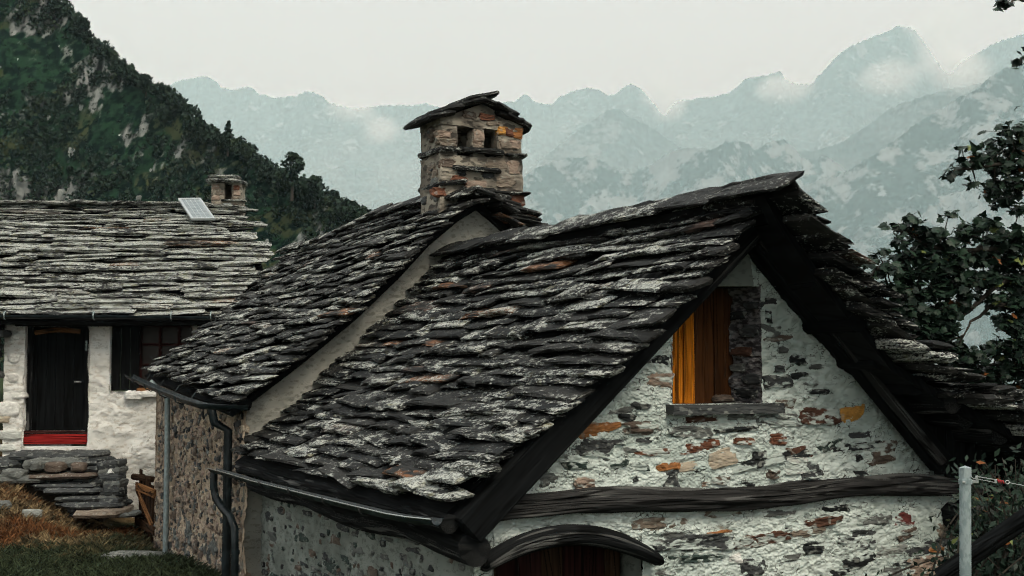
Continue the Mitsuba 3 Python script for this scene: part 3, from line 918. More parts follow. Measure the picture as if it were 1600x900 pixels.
GSTONES = [(1036, 563, 28, 13, 0, 'black'), (1033, 594, 34, 18, 0, 'tan'), (967, 601, 54, 11, -3, 'black'), (958, 588, 26, 10, 0, 'charcoal'), (933, 615, 16, 10, 0, 'charcoal'), (1005, 562, 22, 9, 0, 'grey'), (1042, 493, 20, 14, 0, 'grey'),
           (922, 673, 66, 16, 6, 'orange'), (1002, 634, 24, 10, 0, 'charcoal'), (975, 641, 42, 7, 4, 'grey'), (982, 652, 22, 8, -8, 'black'), (1002, 669, 48, 15, 0, 'umber'), (1080, 675, 54, 13, -3, 'grey'), (1091, 654, 46, 8, 3, 'brown'),
           (931, 701, 40, 23, -5, 'charcoal'), (906, 703, 20, 11, 0, 'charcoal'), (966, 691, 20, 7, 0, 'charcoal'), (1008, 689, 20, 7, 0, 'charcoal'), (989, 704, 27, 10, 0, 'grey'), (1029, 706, 58, 8, 0, 'rust'), (1090, 698, 50, 12, 8, 'rust'),
           (1046, 729, 28, 9, 4, 'orange'), (1072, 731, 32, 14, 6, 'cream'), (902, 727, 38, 9, 0, 'green'), (965, 727, 25, 8, 15, 'green'), (998, 729, 25, 10, -8, 'green'), (856, 751, 24, 19, 0, 'grey'), (913, 754, 28, 16, 0, 'tan'), (990, 749, 13, 8, 20, 'black'),
           (1049, 749, 19, 21, 0, 'charcoal'), (1102, 757, 16, 7, 0, 'tan'), (915, 629, 22, 10, 0, 'grey'), (880, 716, 22, 7, 10, 'grey'), (842, 733, 24, 8, 0, 'grey'),
           (1226, 629, 24, 12, 0, 'umber'), (1282, 651, 52, 19, 0, 'brown'), (1330, 646, 30, 19, 8, 'amber'), (1217, 658, 52, 14, 0, 'grey'), (1160, 650, 38, 9, 0, 'grey'), (1159, 671, 64, 6, 0, 'black'), (1214, 687, 21, 13, 0, 'rust'),
           (1163, 689, 24, 8, 0, 'rust'), (1112, 693, 16, 11, 0, 'rust'), (1130, 718, 36, 25, 10, 'cream'), (1248, 708, 34, 16, 5, 'brown'), (1205, 720, 92, 12, 9, 'black'), (1187, 711, 17, 12, 0, 'black'), (1299, 697, 36, 14, 5, 'green'),
           (1341, 698, 60, 8, 4, 'black'), (1346, 679, 28, 8, 0, 'charcoal'), (1379, 709, 40, 25, 8, 'umber'), (1343, 716, 11, 8, 0, 'black'), (1241, 727, 30, 19, 0, 'light'), (1208, 741, 15, 10, 0, 'umber'), (1270, 738, 25, 19, 0, 'charcoal'),
           (1346, 740, 18, 9, 0, 'black'), (1168, 756, 24, 7, 0, 'black'), (1123, 751, 22, 10, 0, 'umber'), (1204, 518, 24, 17, 0, 'grey'), (1216, 529, 38, 8, 6, 'umber'), (1248, 562, 19, 13, 0, 'black'), (1202, 496, 10, 13, 0, 'black'),
           (1219, 576, 13, 8, 0, 'charcoal'), (1213, 597, 34, 18, 0, 'charcoal'), (1248, 588, 26, 7, 3, 'black'), (1263, 602, 26, 6, 0, 'grey'), (1274, 612, 40, 6, 0, 'black'), (1224, 547, 12, 7, 0, 'grey'), (1274, 573, 18, 6, 0, 'grey'), (1205, 470, 16, 9, 0, 'charcoal'),
           (1023, 817, 68, 17, 0, 'dun'), (1090, 847, 90, 20, 0, 'charcoal'), (1122, 837, 40, 10, 3, 'orange'), (1196, 842, 60, 15, 5, 'brown'), (1079, 873, 68, 8, 0, 'green'), (1149, 874, 19, 13, 0, 'white'), (1177, 888, 30, 19, 0, 'charcoal'), (1231, 824, 8, 9, 0, 'black'),
           (1306, 795, 34, 8, 0, 'black'), (1284, 815, 48, 10, 5, 'brown'), (1263, 830, 42, 12, 4, 'dun'), (1366, 813, 44, 15, 0, 'grey'), (1415, 811, 28, 17, 0, 'maroon'), (1347, 832, 32, 8, 0, 'charcoal'), (1418, 834, 24, 12, 12, 'umber'), (1336, 853, 34, 17, 8, 'charcoal'),
           (1270, 858, 25, 14, 0, 'black'), (1315, 844, 12, 7, 0, 'black'), (1390, 860, 40, 16, 0, 'pale'), (1340, 878, 40, 16, 12, 'black'), (1452, 855, 56, 18, 12, 'charcoal'), (1464, 857, 20, 10, 0, 'orange'), (1452, 893, 66, 32, 0, 'tan'),
           (1392, 897, 28, 15, 0, 'grey'), (1406, 880, 30, 6, 0, 'black'), (1363, 849, 8, 11, 0, 'charcoal'), (1430, 877, 12, 9, 20, 'black'), (1312, 894, 20, 8, 0, 'black'), (1236, 871, 22, 8, 0, 'grey'), (1040, 892, 26, 10, 0, 'grey'), (1480, 830, 24, 20, 0, 'dun'),
           (1050, 838, 26, 10, 0, 'grey'), (1220, 802, 40, 9, 0, 'grey'), (1130, 800, 44, 10, 0, 'dun')]
for n_, (u_, v_, w_, h_, rot, col) in enumerate(GSTONES):
    c = A.on_s(u_, v_, 0.0)
    e1, e2 = A.on_s(u_ + w_ / 2, v_, 0), A.on_s(u_, v_ - h_ / 2, 0)
    hw, hh = (e1[0] - c[0]) * 1.30, (e2[2] - c[2]) * 1.42
    m, fc = stone_mesh(hw, .06, hh, n_ + 100, 3 if w_ > 40 else 2, .36, .5)
    a = math.radians(rot)
    m = np.stack([m[:, 0] * math.cos(a) - m[:, 2] * math.sin(a), m[:, 1], m[:, 0] * math.sin(a) + m[:, 2] * math.cos(a)], 1)
    D = float(gable_disp(np.array([c[0]]), np.array([c[2]]))[0])
    put(HUT + '__wall__stone', A.w(m + c + np.array([0, .043 - D, 0])), fc, 'limewashed_stone_mat' if col not in ('orange', 'amber', 'cream') else 'stone_mat', (S(col), rs(n_).rand()), smooth=col == 'cream')
# stones of the dim side wall
r = rs(8)
for n_ in range(105):
    s_, z_ = .15 + 6.0 * r.rand(), -1.42 - 1.15 * r.rand()
    hw, hh = .06 + .14 * r.rand(), .025 + .035 * r.rand()
    m, fc = stone_mesh(.06, hw, hh, n_ + 300, 2, .4, .5)
    D = float(lumps(np.array([s_]), np.array([z_]), 57, .05, .05, .02)[0])
    put(HUT + '__wall_001__stone', A.w(m + np.array([-.08 - D + .047, s_, z_])), fc, 'stone_mat', (S(['charcoal', 'grey', 'green', 'grey', 'umber', 'charcoal'][n_ % 6]), r.rand()))

small = []
for n_ in range(150):
    s_, z_ = .1 + 6.1 * r.rand(), -1.38 - 1.2 * r.rand()
    m, fc = stone_mesh(.04, .02 + .06 * r.rand(), .016 + .03 * r.rand(), n_ + 4500, 1, .4)
    D = float(lumps(np.array([s_]), np.array([z_]), 57, .05, .05, .02)[0])
    small.append((A.w(m + np.array([-.08 - D + .026, s_, z_])), fc, np.tile([S(['charcoal', 'grey', 'green', 'umber', 'black'][n_ % 5]), r.rand()], (len(m), 1))))
v, f, uv = joined(small)
k = put(HUT + '__wall_001__small_stones', v, f, 'stone_mat', uv); labels[k] = {'kind': 'stuff'}
# window: reveal, boards, sill
D_ = .32
bl, br_, zt, zb = 1.66, 2.56, WT - .02, WB + .0
rev = []
g_ = 26
for (p0, p1, q0, q1, seed) in (((WR, -.005, WB), (WR, -.005, WT + .02), (br_, D_, WB), (br_, D_, WT + .02), 3), ((WL, 0.0, WB), (WL, 0.0, WT), (bl - .05, D_, WB), (bl - .05, D_, WT), 4)):
    a, b = np.meshgrid(np.linspace(0, 1, g_), np.linspace(0, 1, 44), indexing='ij')
    P = (np.array(p0) * (1 - a[..., None]) + np.array(q0) * a[..., None]) * (1 - b[..., None]) + (np.array(p1) * (1 - a[..., None]) + np.array(q1) * a[..., None]) * b[..., None]
    nn_ = nfbm(P * np.array([9, 9, 7]), 4, seed) - .5
    P[..., 0] += .13 * nn_ * (.25 + a * .75)
    P[..., 1] += .05 * nn_ * (a > .02)
    i, j = np.meshgrid(np.arange(g_ - 1), np.arange(43), indexing='ij')
    F = np.stack([i * 44 + j, (i + 1) * 44 + j, (i + 1) * 44 + j + 1, i * 44 + j + 1], -1).reshape(-1, 4)
    put(HUT + '__window__reveal', A.w(P.reshape(-1, 3)), F, 'reveal_mat', smooth=True)
bsdf('reveal_mat', lambda p, n, uv: mix((.05, .046, .05), (.23, .22, .225), smoothstep(.38, .66, fbm(p.x * 22, p.y * 22, p.z * 40, 4))), rough=.9, spec=.1, bump=lambda p, n, uv: fbm(p.x * 22, p.y * 22, p.z * 44, 3), scale=.06, eps=3e-3)
edges = [A.on_s(u_, 540, D_)[0] for u_ in (1036, 1051, 1063.5, 1081)] + list(np.linspace(A.on_s(1083, 540, D_)[0], A.on_s(1146, 540, D_)[0], 5))
kinds = ['orange', 'orange', 'orange', None, 'amberbrown', 'amberbrown', 'amberbrown', 'amberbrown']
for n_ in range(len(edges) - 1):
    if kinds[n_] is None:
        continue
    a, b = edges[n_] + .004, edges[n_ + 1] - .004
    dep = D_ - (.03 if n_ < 3 else 0.0) + .01 * (n_ % 2)
    wood(HUT + '__window__plank', plank(A.w(np.array([(a + b) / 2, dep, zb - .03])), A.w(np.array([(a + b) / 2, dep, zt + .02])), A.vec(np.array([0, -1., 0])), b - a, .035, .006, n_ + 3), kinds[n_])
for n_, z_ in enumerate((zb + .2, zb + .8)):
    wood(HUT + '__window__rail', plank(A.w(np.array([bl, D_ + .05, z_])), A.w(np.array([br_, D_ + .05, z_])), A.vec(np.array([0, -1., 0])), .1, .04, .006, n_ + 3), 'brown')
m = plank(A.w(np.array([WL - .1, .3, WT + .05])), A.w(np.array([WR + .12, .3, WT + .05])), (0, 0, 1), .55, .10, .01, 5)
wood(HUT + '__window__lintel', m, 'black')
sv, sf = trimesh.creation.box((1, 1, 1)).subdivide().subdivide().vertices, trimesh.creation.box((1, 1, 1)).subdivide().subdivide().faces
sv = np.array(sv) * np.array([1.14, .66, .085]) + np.array([2.25, .22, WB - .045])
sv += .05 * (np.stack([nfbm(sv * 6 + k, 3, 60 + k) for k in range(3)], 1) - .5) * np.array([.9, 1.4, .45])
put(HUT + '__window__sill', A.w(sv), np.array(sf), 'stone_mat', (S('charcoal'), .3))
for n_, (u_, w_, col, lab) in enumerate(((1128, .075, 'umber', 'reddish brown stone lying on the window sill against the boards'), (1157, .085, 'dun', 'pale flat stone lying at the right end of the window sill'))):
    m, fc = stone_mesh(w_ * 1.25, w_ * .8, w_ * .5, 400 + n_, 2, .3)
    c = A.on_s(u_, 622, .30); c[2] = WB + w_ * .40
    k = put('loose_stone', A.w(m + c), fc, 'stone_mat', (S(col), .5))
    tag(k, lab, 'stone')

for n_, (a_, z_, hw, hh, col) in enumerate(((.3, -.12, .10, .05, 'charcoal'), (.6, .12, .11, .04, 'brown'), (.35, .30, .09, .05, 'charcoal'), (.7, .44, .09, .035, 'black'), (.5, -.24, .12, .04, 'black'), (.25, .52, .08, .035, 'charcoal'), (.75, -.02, .08, .035, 'grey'))):
    m, fc = stone_mesh(.05, hw, hh, 430 + n_, 3, .36, .5)
    an = math.atan2(br_ - WR, D_)
    m = np.stack([m[:, 0] * math.cos(an) + m[:, 1] * math.sin(an), m[:, 1] * math.cos(an) - m[:, 0] * math.sin(an), m[:, 2]], 1)
    put(HUT + '__window__stone', A.w(m + np.array([WR + (br_ - WR) * a_ + .015, D_ * a_, z_])), fc, 'stone_mat', (S(col), r.rand()))
# rafters, beam, purlins
def along_left(t, dz):
    return np.interp(t, lp[:, 0], lp[:, 1]) + dz


for n_, (a, b, dz) in enumerate((((-.10, -1.30), (1.10, -.17), 0), ((1.10, -.17), (2.44, 1.10), 0))):
    pass
wood(HUT + '__rafter', plank(A.w(np.array([-.24, -.19, -1.24])), A.w(np.array([2.46, -.19, 1.23])), A.vec(np.array([-.68, 0, .73])), .22, .24, .012, 21, .012), 'shade_black')
wood(HUT + '__rafter', plank(A.w(np.array([4.55, -.15, -.90])), A.w(np.array([2.40, -.15, 1.20])), A.vec(np.array([.70, 0, .72])), .15, .20, .012, 22, .012), 'shade_black')
wood(HUT + '__rafter', log(A.w(np.array([4.46, -.27, -.88])), A.w(np.array([2.47, -.27, 1.08])), .045, .05, 23, 10, 12, .012), 'grey', True)
wood(HUT + '__rafter', log(A.w(np.array([1.25, -.27, .02])), A.w(np.array([2.43, -.27, 1.10])), .024, .026, 24, 8, 10, .008), 'grey', True)
bm = log(A.w(np.array([-.12, -.045, -1.10])), A.w(np.array([5.05, -.045, -1.11])), .105, .095, 25, 40, 160, .022, .30, .98)
wood(HUT + '__beam', bm, 'grey', True)
wood(HUT + '__beam', log(A.w(np.array([-.16, -.22, -1.36])), A.w(np.array([-.16, 6.2, -1.40])), .13, .13, 26, 16, 20, .02, .2), 'black', True)
wood(HUT + '__beam', log(A.w(np.array([-.36, -.18, -1.20])), A.w(np.array([-.36, 6.2, -1.22])), .075, .075, 27, 12, 12, .015, .15), 'black', True)
wood(HUT + '__beam', log(A.w(np.array([4.85, -.45, -1.40])), A.w(np.array([4.85, 2.0, -1.40])), .15, .15, 28, 14, 10, .02, .2), 'black', True)
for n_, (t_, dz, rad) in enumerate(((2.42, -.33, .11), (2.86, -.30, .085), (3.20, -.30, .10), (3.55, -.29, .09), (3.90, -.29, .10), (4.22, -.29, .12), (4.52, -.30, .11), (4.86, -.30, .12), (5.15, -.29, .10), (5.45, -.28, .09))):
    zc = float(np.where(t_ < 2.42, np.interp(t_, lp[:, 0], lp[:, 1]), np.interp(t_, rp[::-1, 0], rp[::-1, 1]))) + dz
    wood(HUT + '__purlin', log(A.w(np.array([t_, -.50 - .07 * (n_ % 3), zc + .09])), A.w(np.array([t_, 1.0, zc + .09])), rad * .9, rad * .9, 30 + n_, 14, 8, .01, .12), 'shade_black' if n_ < 5 else 'black', True)  # upper logs coloured darker to stand in for the shade under the slates
for n_, t_ in enumerate((.35, 1.05, 1.75)):
    zc = float(np.interp(t_, lp[:, 0], lp[:, 1])) - .30
    wood(HUT + '__purlin', log(A.w(np.array([t_, -.28, zc])), A.w(np.array([t_, 1.0, zc])), .075, .075, 45 + n_, 12, 8, .01, .12), 'grey', True)
# dark boards added over the shaded gable above the right rafter, standing in for shade
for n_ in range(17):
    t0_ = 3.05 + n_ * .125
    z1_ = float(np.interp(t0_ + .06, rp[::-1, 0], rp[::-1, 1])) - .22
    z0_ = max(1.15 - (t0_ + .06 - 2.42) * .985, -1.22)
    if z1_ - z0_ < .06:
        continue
    wood(HUT + '__shade_board', plank(A.w(np.array([t0_ + .06, -.075, z0_])), A.w(np.array([t0_ + .06, -.075, z1_])), A.vec(np.array([0, -1., 0])), .122, .03, .005, 60 + n_), 'shade_black')

# door under the arched timber
arc = []
ts = np.linspace(-.02, 1.53, 26)
zs = -1.285 - .20 * ((ts - .70) / .76) ** 2
av, af, auv = [], [], []
for n_, (t_, z_) in enumerate(zip(ts, zs)):
    th_ = .085 * (1 - .35 * abs((t_ - .75) / .78) ** 4)
    for k in range(12):
        a = k * 2 * np.pi / 12
        av.append([t_, -.05 + .14 * math.cos(a) * (.9 + .2 * nnoise(np.array([t_ * 3, k * .7, 0]), 4)), z_ - .06 + th_ * math.sin(a)])
        auv.append([t_, k * .05])
    if n_:
        for k in range(12):
            a, b = (n_ - 1) * 12, n_ * 12
            af.append([a + k, b + k, b + (k + 1) % 12, a + (k + 1) % 12])
af = np.array(af); af = np.vstack([af[:, [0, 1, 2]], af[:, [0, 2, 3]]])
n0 = len(av); av = av + [[ts[0], -.05, zs[0] - .06], [ts[-1], -.05, zs[-1] - .06]]; auv = auv + [[0, 0], [0, 0]]
kk = np.arange(12)
af = np.vstack([af, np.stack([0 * kk + n0, kk, (kk + 1) % 12], 1), np.stack([0 * kk + n0 + 1, n0 - 12 + (kk + 1) % 12, n0 - 12 + kk], 1)])
wood(HUT + '__door_arch', (A.w(np.array(av)), af, np.array(auv)), 'black', True)
for n_ in range(7):
    a = DL - .02 + n_ * .20
    wood(HUT + '__door__plank', plank(A.w(np.array([a + .1, .36 + .004 * (n_ % 2), -3.2])), A.w(np.array([a + .1, .36 + .004 * (n_ % 2), -1.26])), A.vec(np.array([0, -1., 0])), .194, .04, .006, 80 + n_), 'oxblood' if n_ % 3 else 'brown')
wood(HUT + '__door__frame', plank(A.w(np.array([DR - .10, .30, -3.2])), A.w(np.array([DR - .10, .30, -1.3])), A.vec(np.array([0, -1., 0])), .09, .09, .008, 90), 'brown')
for t_, sgn in ((DL, 1), (DR, -1)):
    a, b = np.meshgrid(np.linspace(0, .42, 14), np.linspace(-3.2, -1.24, 60), indexing='ij')
    P = np.stack([t_ + sgn * (-.0 + .05 * (nfbm(np.stack([a * 5, b * 5, 0 * a + sgn], -1), 3, 71) - .5)), a - .01, b], -1)
    i, j = np.meshgrid(np.arange(13), np.arange(59), indexing='ij')
    F = np.stack([i * 60 + j, (i + 1) * 60 + j, (i + 1) * 60 + j + 1, i * 60 + j + 1], -1).reshape(-1, 4)
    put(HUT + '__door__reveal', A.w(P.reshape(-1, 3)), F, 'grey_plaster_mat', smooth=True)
a, b = np.meshgrid(np.linspace(DL - .02, DR + .02, 40), np.linspace(-.01, .42, 10), indexing='ij')
P = np.stack([a, b, door_top(a) + .012], -1)
i, j = np.meshgrid(np.arange(39), np.arange(9), indexing='ij')
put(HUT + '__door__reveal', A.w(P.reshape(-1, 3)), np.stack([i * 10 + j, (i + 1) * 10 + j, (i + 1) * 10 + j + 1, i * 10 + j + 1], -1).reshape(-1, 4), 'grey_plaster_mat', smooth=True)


def gutter(base, pts, r, mat='gutter_mat', rim=True):
    """A half-round open gutter through world points, with a bead on its outer edge."""
    p = np.asarray(pts, float)
    t = np.gradient(p, axis=0); t /= np.linalg.norm(t, axis=1, keepdims=True)
    out = np.cross(t, [0, 0, 1.0]); out /= np.linalg.norm(out, axis=1, keepdims=True)
    if (out[0] @ np.array([-.9, -.43, 0])) < 0 and (out[0] @ np.array([0, -1, 0])) < 0:
        out = -out
    a = np.linspace(0, np.pi, 9)
    v = []
    for rad in (r, r * .93):
        for i in range(len(p)):
            v.append(p[i] + rad * (np.cos(a)[:, None] * out[i] - np.sin(a)[:, None] * np.array([0, 0, 1.0])))
    v = np.vstack(v); n = len(p); f = []
    for l in (0, 1):
        for i in range(n - 1):
            for k in range(8):
                q0 = l * n * 9 + i * 9 + k
                f.append([q0, q0 + 1, q0 + 10, q0 + 9])
    for i in (0, n - 1):
        for k in range(8):
            f.append([i * 9 + k, i * 9 + k + 1, n * 9 + i * 9 + k + 1, n * 9 + i * 9 + k])
    for i in range(n - 1):
        for k in (0, 8):
            f.append([i * 9 + k, (i + 1) * 9 + k, n * 9 + (i + 1) * 9 + k, n * 9 + i * 9 + k])
    k = put(base, v, np.array(f), mat, smooth=True)
    if rim:
        rv, rf = tube(p + out * (r + .002), .006, 8)
        put(k + '__rim', rv, rf, 'rim_mat', smooth=True)
    return k


gpts = [(-.60, 6.70, -1.255), (-.60, 5.6, -1.240), (-.605, 4.6, -1.235), (-.60, 3.2, -1.21), (-.60, 1.6, -1.18), (-.595, .40, -1.155), (-.56, .05, -1.145), (-.50, -.28, -1.13)]
gk = gutter(HUT + '__gutter', A.w(np.array(gpts)), .052)
for s_ in (1.0, 2.0, 3.1, 4.2, 5.3):
    z_ = np.interp(s_, [0.4, 6.7], [-1.155, -1.255])
    a = np.linspace(0, np.pi, 9)
    pv = np.stack([-.60 - .070 * np.cos(a), 0 * a + s_, z_ - .070 * np.sin(a)], 1)
    tv, tf = tube(A.w(pv), .008, 6)
    put(gk + '__bracket', tv, tf, 'black_iron_mat')
dp = [(-.60, 6.60, -1.30), (-.60, 6.60, -1.48), (-.58, 6.58, -1.60), (-.54, 6.45, -1.70), (-.49, 6.18, -1.80), (-.47, 6.05, -1.92), (-.47, 6.02, -2.2), (-.47, 6.02, -3.2)]
tv, tf = tube(A.w(np.array(dp)), .046, 12)
put(HUT + '__drainpipe', tv, tf, 'gutter_mat', smooth=True)

# ================================================================== the taller house behind it
HB_ = 'stone_house'
tag(HB_, 'taller rubble stone house behind the near hut with a large gabled stone chimney', 'house')
b_left = [(-.62, -.40), (-.46, -.28), (.2, .22), (.905, .80), (1.45, 1.32), (1.88, 1.78), (2.30, 2.13), (2.67, 2.36)]
b_right = [(5.2, .25), (4.4, .95), (3.42, 1.80), (3.0, 2.14), (2.67, 2.36)]


def b_lift(s, b):
    return .50 * (1 - b) ** 1.2 * np.clip((s - 6) / 8.0, 0, 1.1) - .10 * b * np.clip((s - 8.5) / 6, 0, 1) + .05 * math.sin(s * .9) * b - .05 * np.clip((8.0 - s) / 2, 0, 1)


S0, S1 = 6.0, 14.3
v, f, uv = sheet(A, b_left, S0 + .15, S1 - .15, .07, .15)
loc_s = (v[:, :2] - A.o) @ A.d
loc_t = (v[:, :2] - A.o) @ A.g
e_ = loc_s > 13
v[e_, :2] -= ((1.0 - np.clip((loc_t[e_] + .6) / 3.2, 0, 1)) * 2.25)[:, None] * A.d
loc_s = (v[:, :2] - A.o) @ A.d
v[:, 2] += [b_lift(a, np.clip((b + .6) / 3.2, 0, 1)) for a, b in zip(loc_s, loc_t)]
wood(HB_ + '__roof', (v, f, uv), 'shade_black')
wood(HB_ + '__roof', sheet(A, b_right, S0 + .15, S1 - .15, .07, .15), 'shade_black')
slate_roof(HB_ + '__roof__slate', A, b_left, S0, S1, .142, (.36, 1.10), .053, 21, True, (.46, .22), lift=b_lift, ragged=.16, cut=lambda sc, l, w: sc + w / 2 > 12.15 + 2.2 * min(1, l / 3.9) + .12 * math.sin(l * 23))
slate_roof(HB_ + '__roof__slate', A, b_right, S0 - .05, S0 + 1.3, .190, (.45, .8), .055, 22, True, (.25, .15), side=-1)
lay_slates(HB_ + '__roof__slate', 268)
r = rs(78)
s = S0 - .1
while s < S1:
    w = .5 + .45 * r.rand()
    for sd in (-1, 1):
        v, f = slate_mesh(w * 1.1, .36, .055, r, True)
        x_ = A.vec(np.array([0.0, -1.0, 0])) * (1 if sd < 0 else -1)
        y_ = A.vec(np.array([-sd * 1.0, 0, .55])); y_ /= np.linalg.norm(y_)
        o = A.w(np.array([2.67 + sd * .31, s + w / 2, 2.36 - .19 + b_lift(s, 1) + (.04 if sd < 0 else 0) + .015 * r.randn()]))
        put(HB_ + '__roof__slate', o + v @ np.array([x_, y_, np.cross(x_, y_)]), f, 'slate_mat', slate_uv(v, .2 + .6 * r.rand(), np.clip(.45 + .2 * r.randn(), 0, 1)))
    s += w * .93


def b_under(t):
    return np.where(t < 2.67, np.interp(t, *np.array(b_left).T), np.interp(t, *np.array(b_right)[::-1].T)) - .17


v, f = wall_grid(A, 't', -.32, 5.0, -3.3, 2.4, .03, 6.28, lambda t, z: z < b_under(t), lambda t, z: lumps(t, z, 81, .06, .035, .008))
put(HB_ + '__wall', v, f, 'gable_plaster_mat', smooth=True)
SW = (6.2, 12.05)
v, f = wall_grid(A, 's', SW[0], SW[1], -3.6, -.10, .03, -.30, lambda a, z: z < -.42 + .055 * (a - 6), lambda a, z: lumps(a, z, 83, .08, .075, .03, 1.1))
put(HB_ + '__wall', v, f, 'rubble_mortar_mat', smooth=True)
v, f = wall_grid(A, 't', -.32, 5.0, -3.6, 2.0, .08, SW[1], lambda t, z: z < b_under(t) - .05, lambda t, z: -lumps(t, z, 84, .06, .04, .0))
put(HB_ + '__wall', v, f, 'rubble_mortar_mat', smooth=True)
r = rs(18)
for n_ in range(285):
    s_, z_ = SW[0] + .15 + (SW[1] - SW[0] - .2) * r.rand(), -3.15 + 2.65 * r.rand() ** 1.15
    low = z_ < -2.2
    hw, hh = (.05 + .10 * r.rand()), (.03 + .06 * r.rand()) * (1.35 if low else 1)
    m, fc = stone_mesh(.06, hw, hh, n_ + 500, 2, .4, .5)
    D = float(lumps(np.array([s_]), np.array([z_]), 83, .08, .075, .03, 1.1)[0])
    put(HB_ + '__wall_001__stone', A.w(m + np.array([-.30 - D + .044, s_, z_])), fc, 'stone_mat', (S((['charcoal', 'grey', 'umber', 'dun', 'grey', 'tan'] if low else ['tan', 'dun', 'umber', 'dun', 'charcoal', 'tan'])[n_ % 6]), r.rand()))
small = []
for n_ in range(1500):
    s_, z_ = SW[0] + .1 + (SW[1] - SW[0] - .15) * r.rand(), -3.2 + 2.75 * r.rand()
    hw, hh = .02 + .055 * r.rand(), .018 + .035 * r.rand()
    m, fc = stone_mesh(.04, hw, hh, n_ + 2500, 1, .4)
    D = float(lumps(np.array([s_]), np.array([z_]), 83, .08, .075, .03, 1.1)[0])
    small.append((A.w(m + np.array([-.30 - D + .022, s_, z_])), fc, np.tile([S(['tan', 'dun', 'umber', 'cream', 'charcoal', 'tan', 'grey', 'black'][n_ % 8]), r.rand()], (len(m), 1))))
v, f, uv = joined(small)
k = put(HB_ + '__wall_001__small_stones', v, f, 'stone_mat', uv); labels[k] = {'kind': 'stuff'}
# wall-plate and gutter, pipes
wood(HB_ + '__beam', log(A.w(np.array([-.34, 6.15, -.46])), A.w(np.array([-.34, 12.2, -.10])), .085, .085, 91, 12, 10), 'black', True)
gp = np.array([(-.80, 11.75, -.14), (-.80, 10.8, -.21), (-.80, 9.3, -.31), (-.80, 7.3, -.42), (-.76, 6.55, -.46), (-.55, 6.25, -.47), (-.30, 6.12, -.47)])
bg = gutter(HB_ + '__gutter', A.w(gp), .070, rim=False)
for s_ in (7.6, 8.7, 9.8, 10.9):
    z_ = np.interp(s_, [7.3, 9.3, 11.75], [-.42, -.31, -.14])
    tv, tf = tube(A.w(np.array([(-.90, s_, z_ + .01), (-.88, s_, z_ - .06), (-.80, s_, z_ - .095), (-.70, s_, z_ - .05), (-.62, s_, z_ + .06)])), .010, 6)
    put(bg + '__bracket', tv, tf, 'gutter_mat')
tv, tf = tube(A.w(np.array([(-.62, 6.72, -.52), (-.58, 6.70, -.70), (-.42, 6.66, -.80), (-.42, 6.66, -1.6), (-.42, 6.66, -3.3)])), .055, 10)
put(HB_ + '__drainpipe', tv, tf, 'gutter_mat', smooth=True)
ps = A.on_t(258, 700, -.42)[1]
tv, tf = tube(A.w(np.array([(-.66, ps, -.24), (-.52, ps, -.36), (-.40, ps, -.48), (-.39, ps, -1.2), (-.39, ps, -2.2), (-.39, ps, -3.12), (-.42, ps, -3.2)])), .042, 10)
put(HB_ + '__drainpipe', tv, tf, 'galvanised_mat', smooth=True)

# the big chimney
CH = HB_ + '__chimney'
c_t0, c_t1, c_s0, c_s1 = 2.30, 3.52, 6.46, 7.16


def chim_box(t0, t1, s0, s1, z0, z1, mat, seed, amp=.035, step=.03, base=CH):
    """A rough plastered block as a closed displaced box."""
    m = trimesh.creation.box((1, 1, 1))
    dims = np.array([t1 - t0, s1 - s0, z1 - z0])
    while True:
        e = np.array(m.vertices)[m.edges_unique] * dims
        if np.linalg.norm(e[:, 0] - e[:, 1], axis=1).max() < step * 2.2:
            break
        m = m.subdivide()
        if len(m.faces) > 9000:
            break
    v = np.array(m.vertices) * dims + np.array([(t0 + t1) / 2, (s0 + s1) / 2, (z0 + z1) / 2])
    n = np.stack([nfbm(v * 5 + 10 * k, 4, seed + k) - .5 for k in range(3)], 1)
    return A.w(v + n * amp * 2), np.array(m.faces)


def cput(base, dat, mat, uv=None, smooth=True):
    return put(base, dat[0], dat[1], mat, uv, smooth)


bsdf('chimney_mat', lambda p, n, uv: mix(mix((.15, .13, .11), (.33, .295, .245), smoothstep(.38, .64, fbm(p.x * 4, p.y * 4, p.z * 5, 4))), (.05, .045, .04), smoothstep(.56, .66, fbm(p.x * 11, p.y * 11, p.z * 16, 3)) * .8),
     rough=.9, spec=.12, bump=lambda p, n, uv: fbm(p.x * 17, p.y * 17, p.z * 26, 4), scale=.05, eps=3e-3)
cput(CH, chim_box(c_t0, c_t1, c_s0, c_s1, 1.60, 2.80, 'chimney_mat', 201), 'chimney_mat')
# smoke room: pillars between dark openings
o1a, o1b = A.on_s(715, 215, c_s0)[0], A.on_s(740, 215, c_s0)[0]
o2a, o2b = A.on_s(757, 215, c_s0)[0], A.on_s(778, 215, c_s0)[0]
zt_ = 3.19
for n_, (a, b) in enumerate(((c_t0 + .01, o1a), (o1b, o2a), (o2b, c_t1 - .01))):
    cput(CH + '__pillar', chim_box(a, b, c_s0 + .01, c_s0 + .22, 2.78, zt_, 0, 210 + n_, .022), 'chimney_mat')
for n_, (a, b) in enumerate(((c_t0 + .01, c_t0 + .26), (c_t1 - .27, c_t1 - .01), (2.8, 3.05))):
    cput(CH + '__pillar', chim_box(a, b, c_s1 - .22, c_s1, 2.78, zt_, 0, 220 + n_, .022), 'chimney_mat')
cput(CH + '__back_wall', chim_box(c_t0 + .02, c_t1 - .02, c_s1 - .16, c_s1 - .02, 2.78, zt_ + .05, 0, 240, .02), 'chimney_mat')
for n_, (a, b) in enumerate(((c_t0 + .02, c_t0 + .16), (c_t1 - .16, c_t1 - .02))):
    cput(CH + '__side_wall', chim_box(a, b, c_s0 + .18, c_s1 - .1, 2.78, zt_ + .05, 0, 250 + n_, .02), 'chimney_mat')
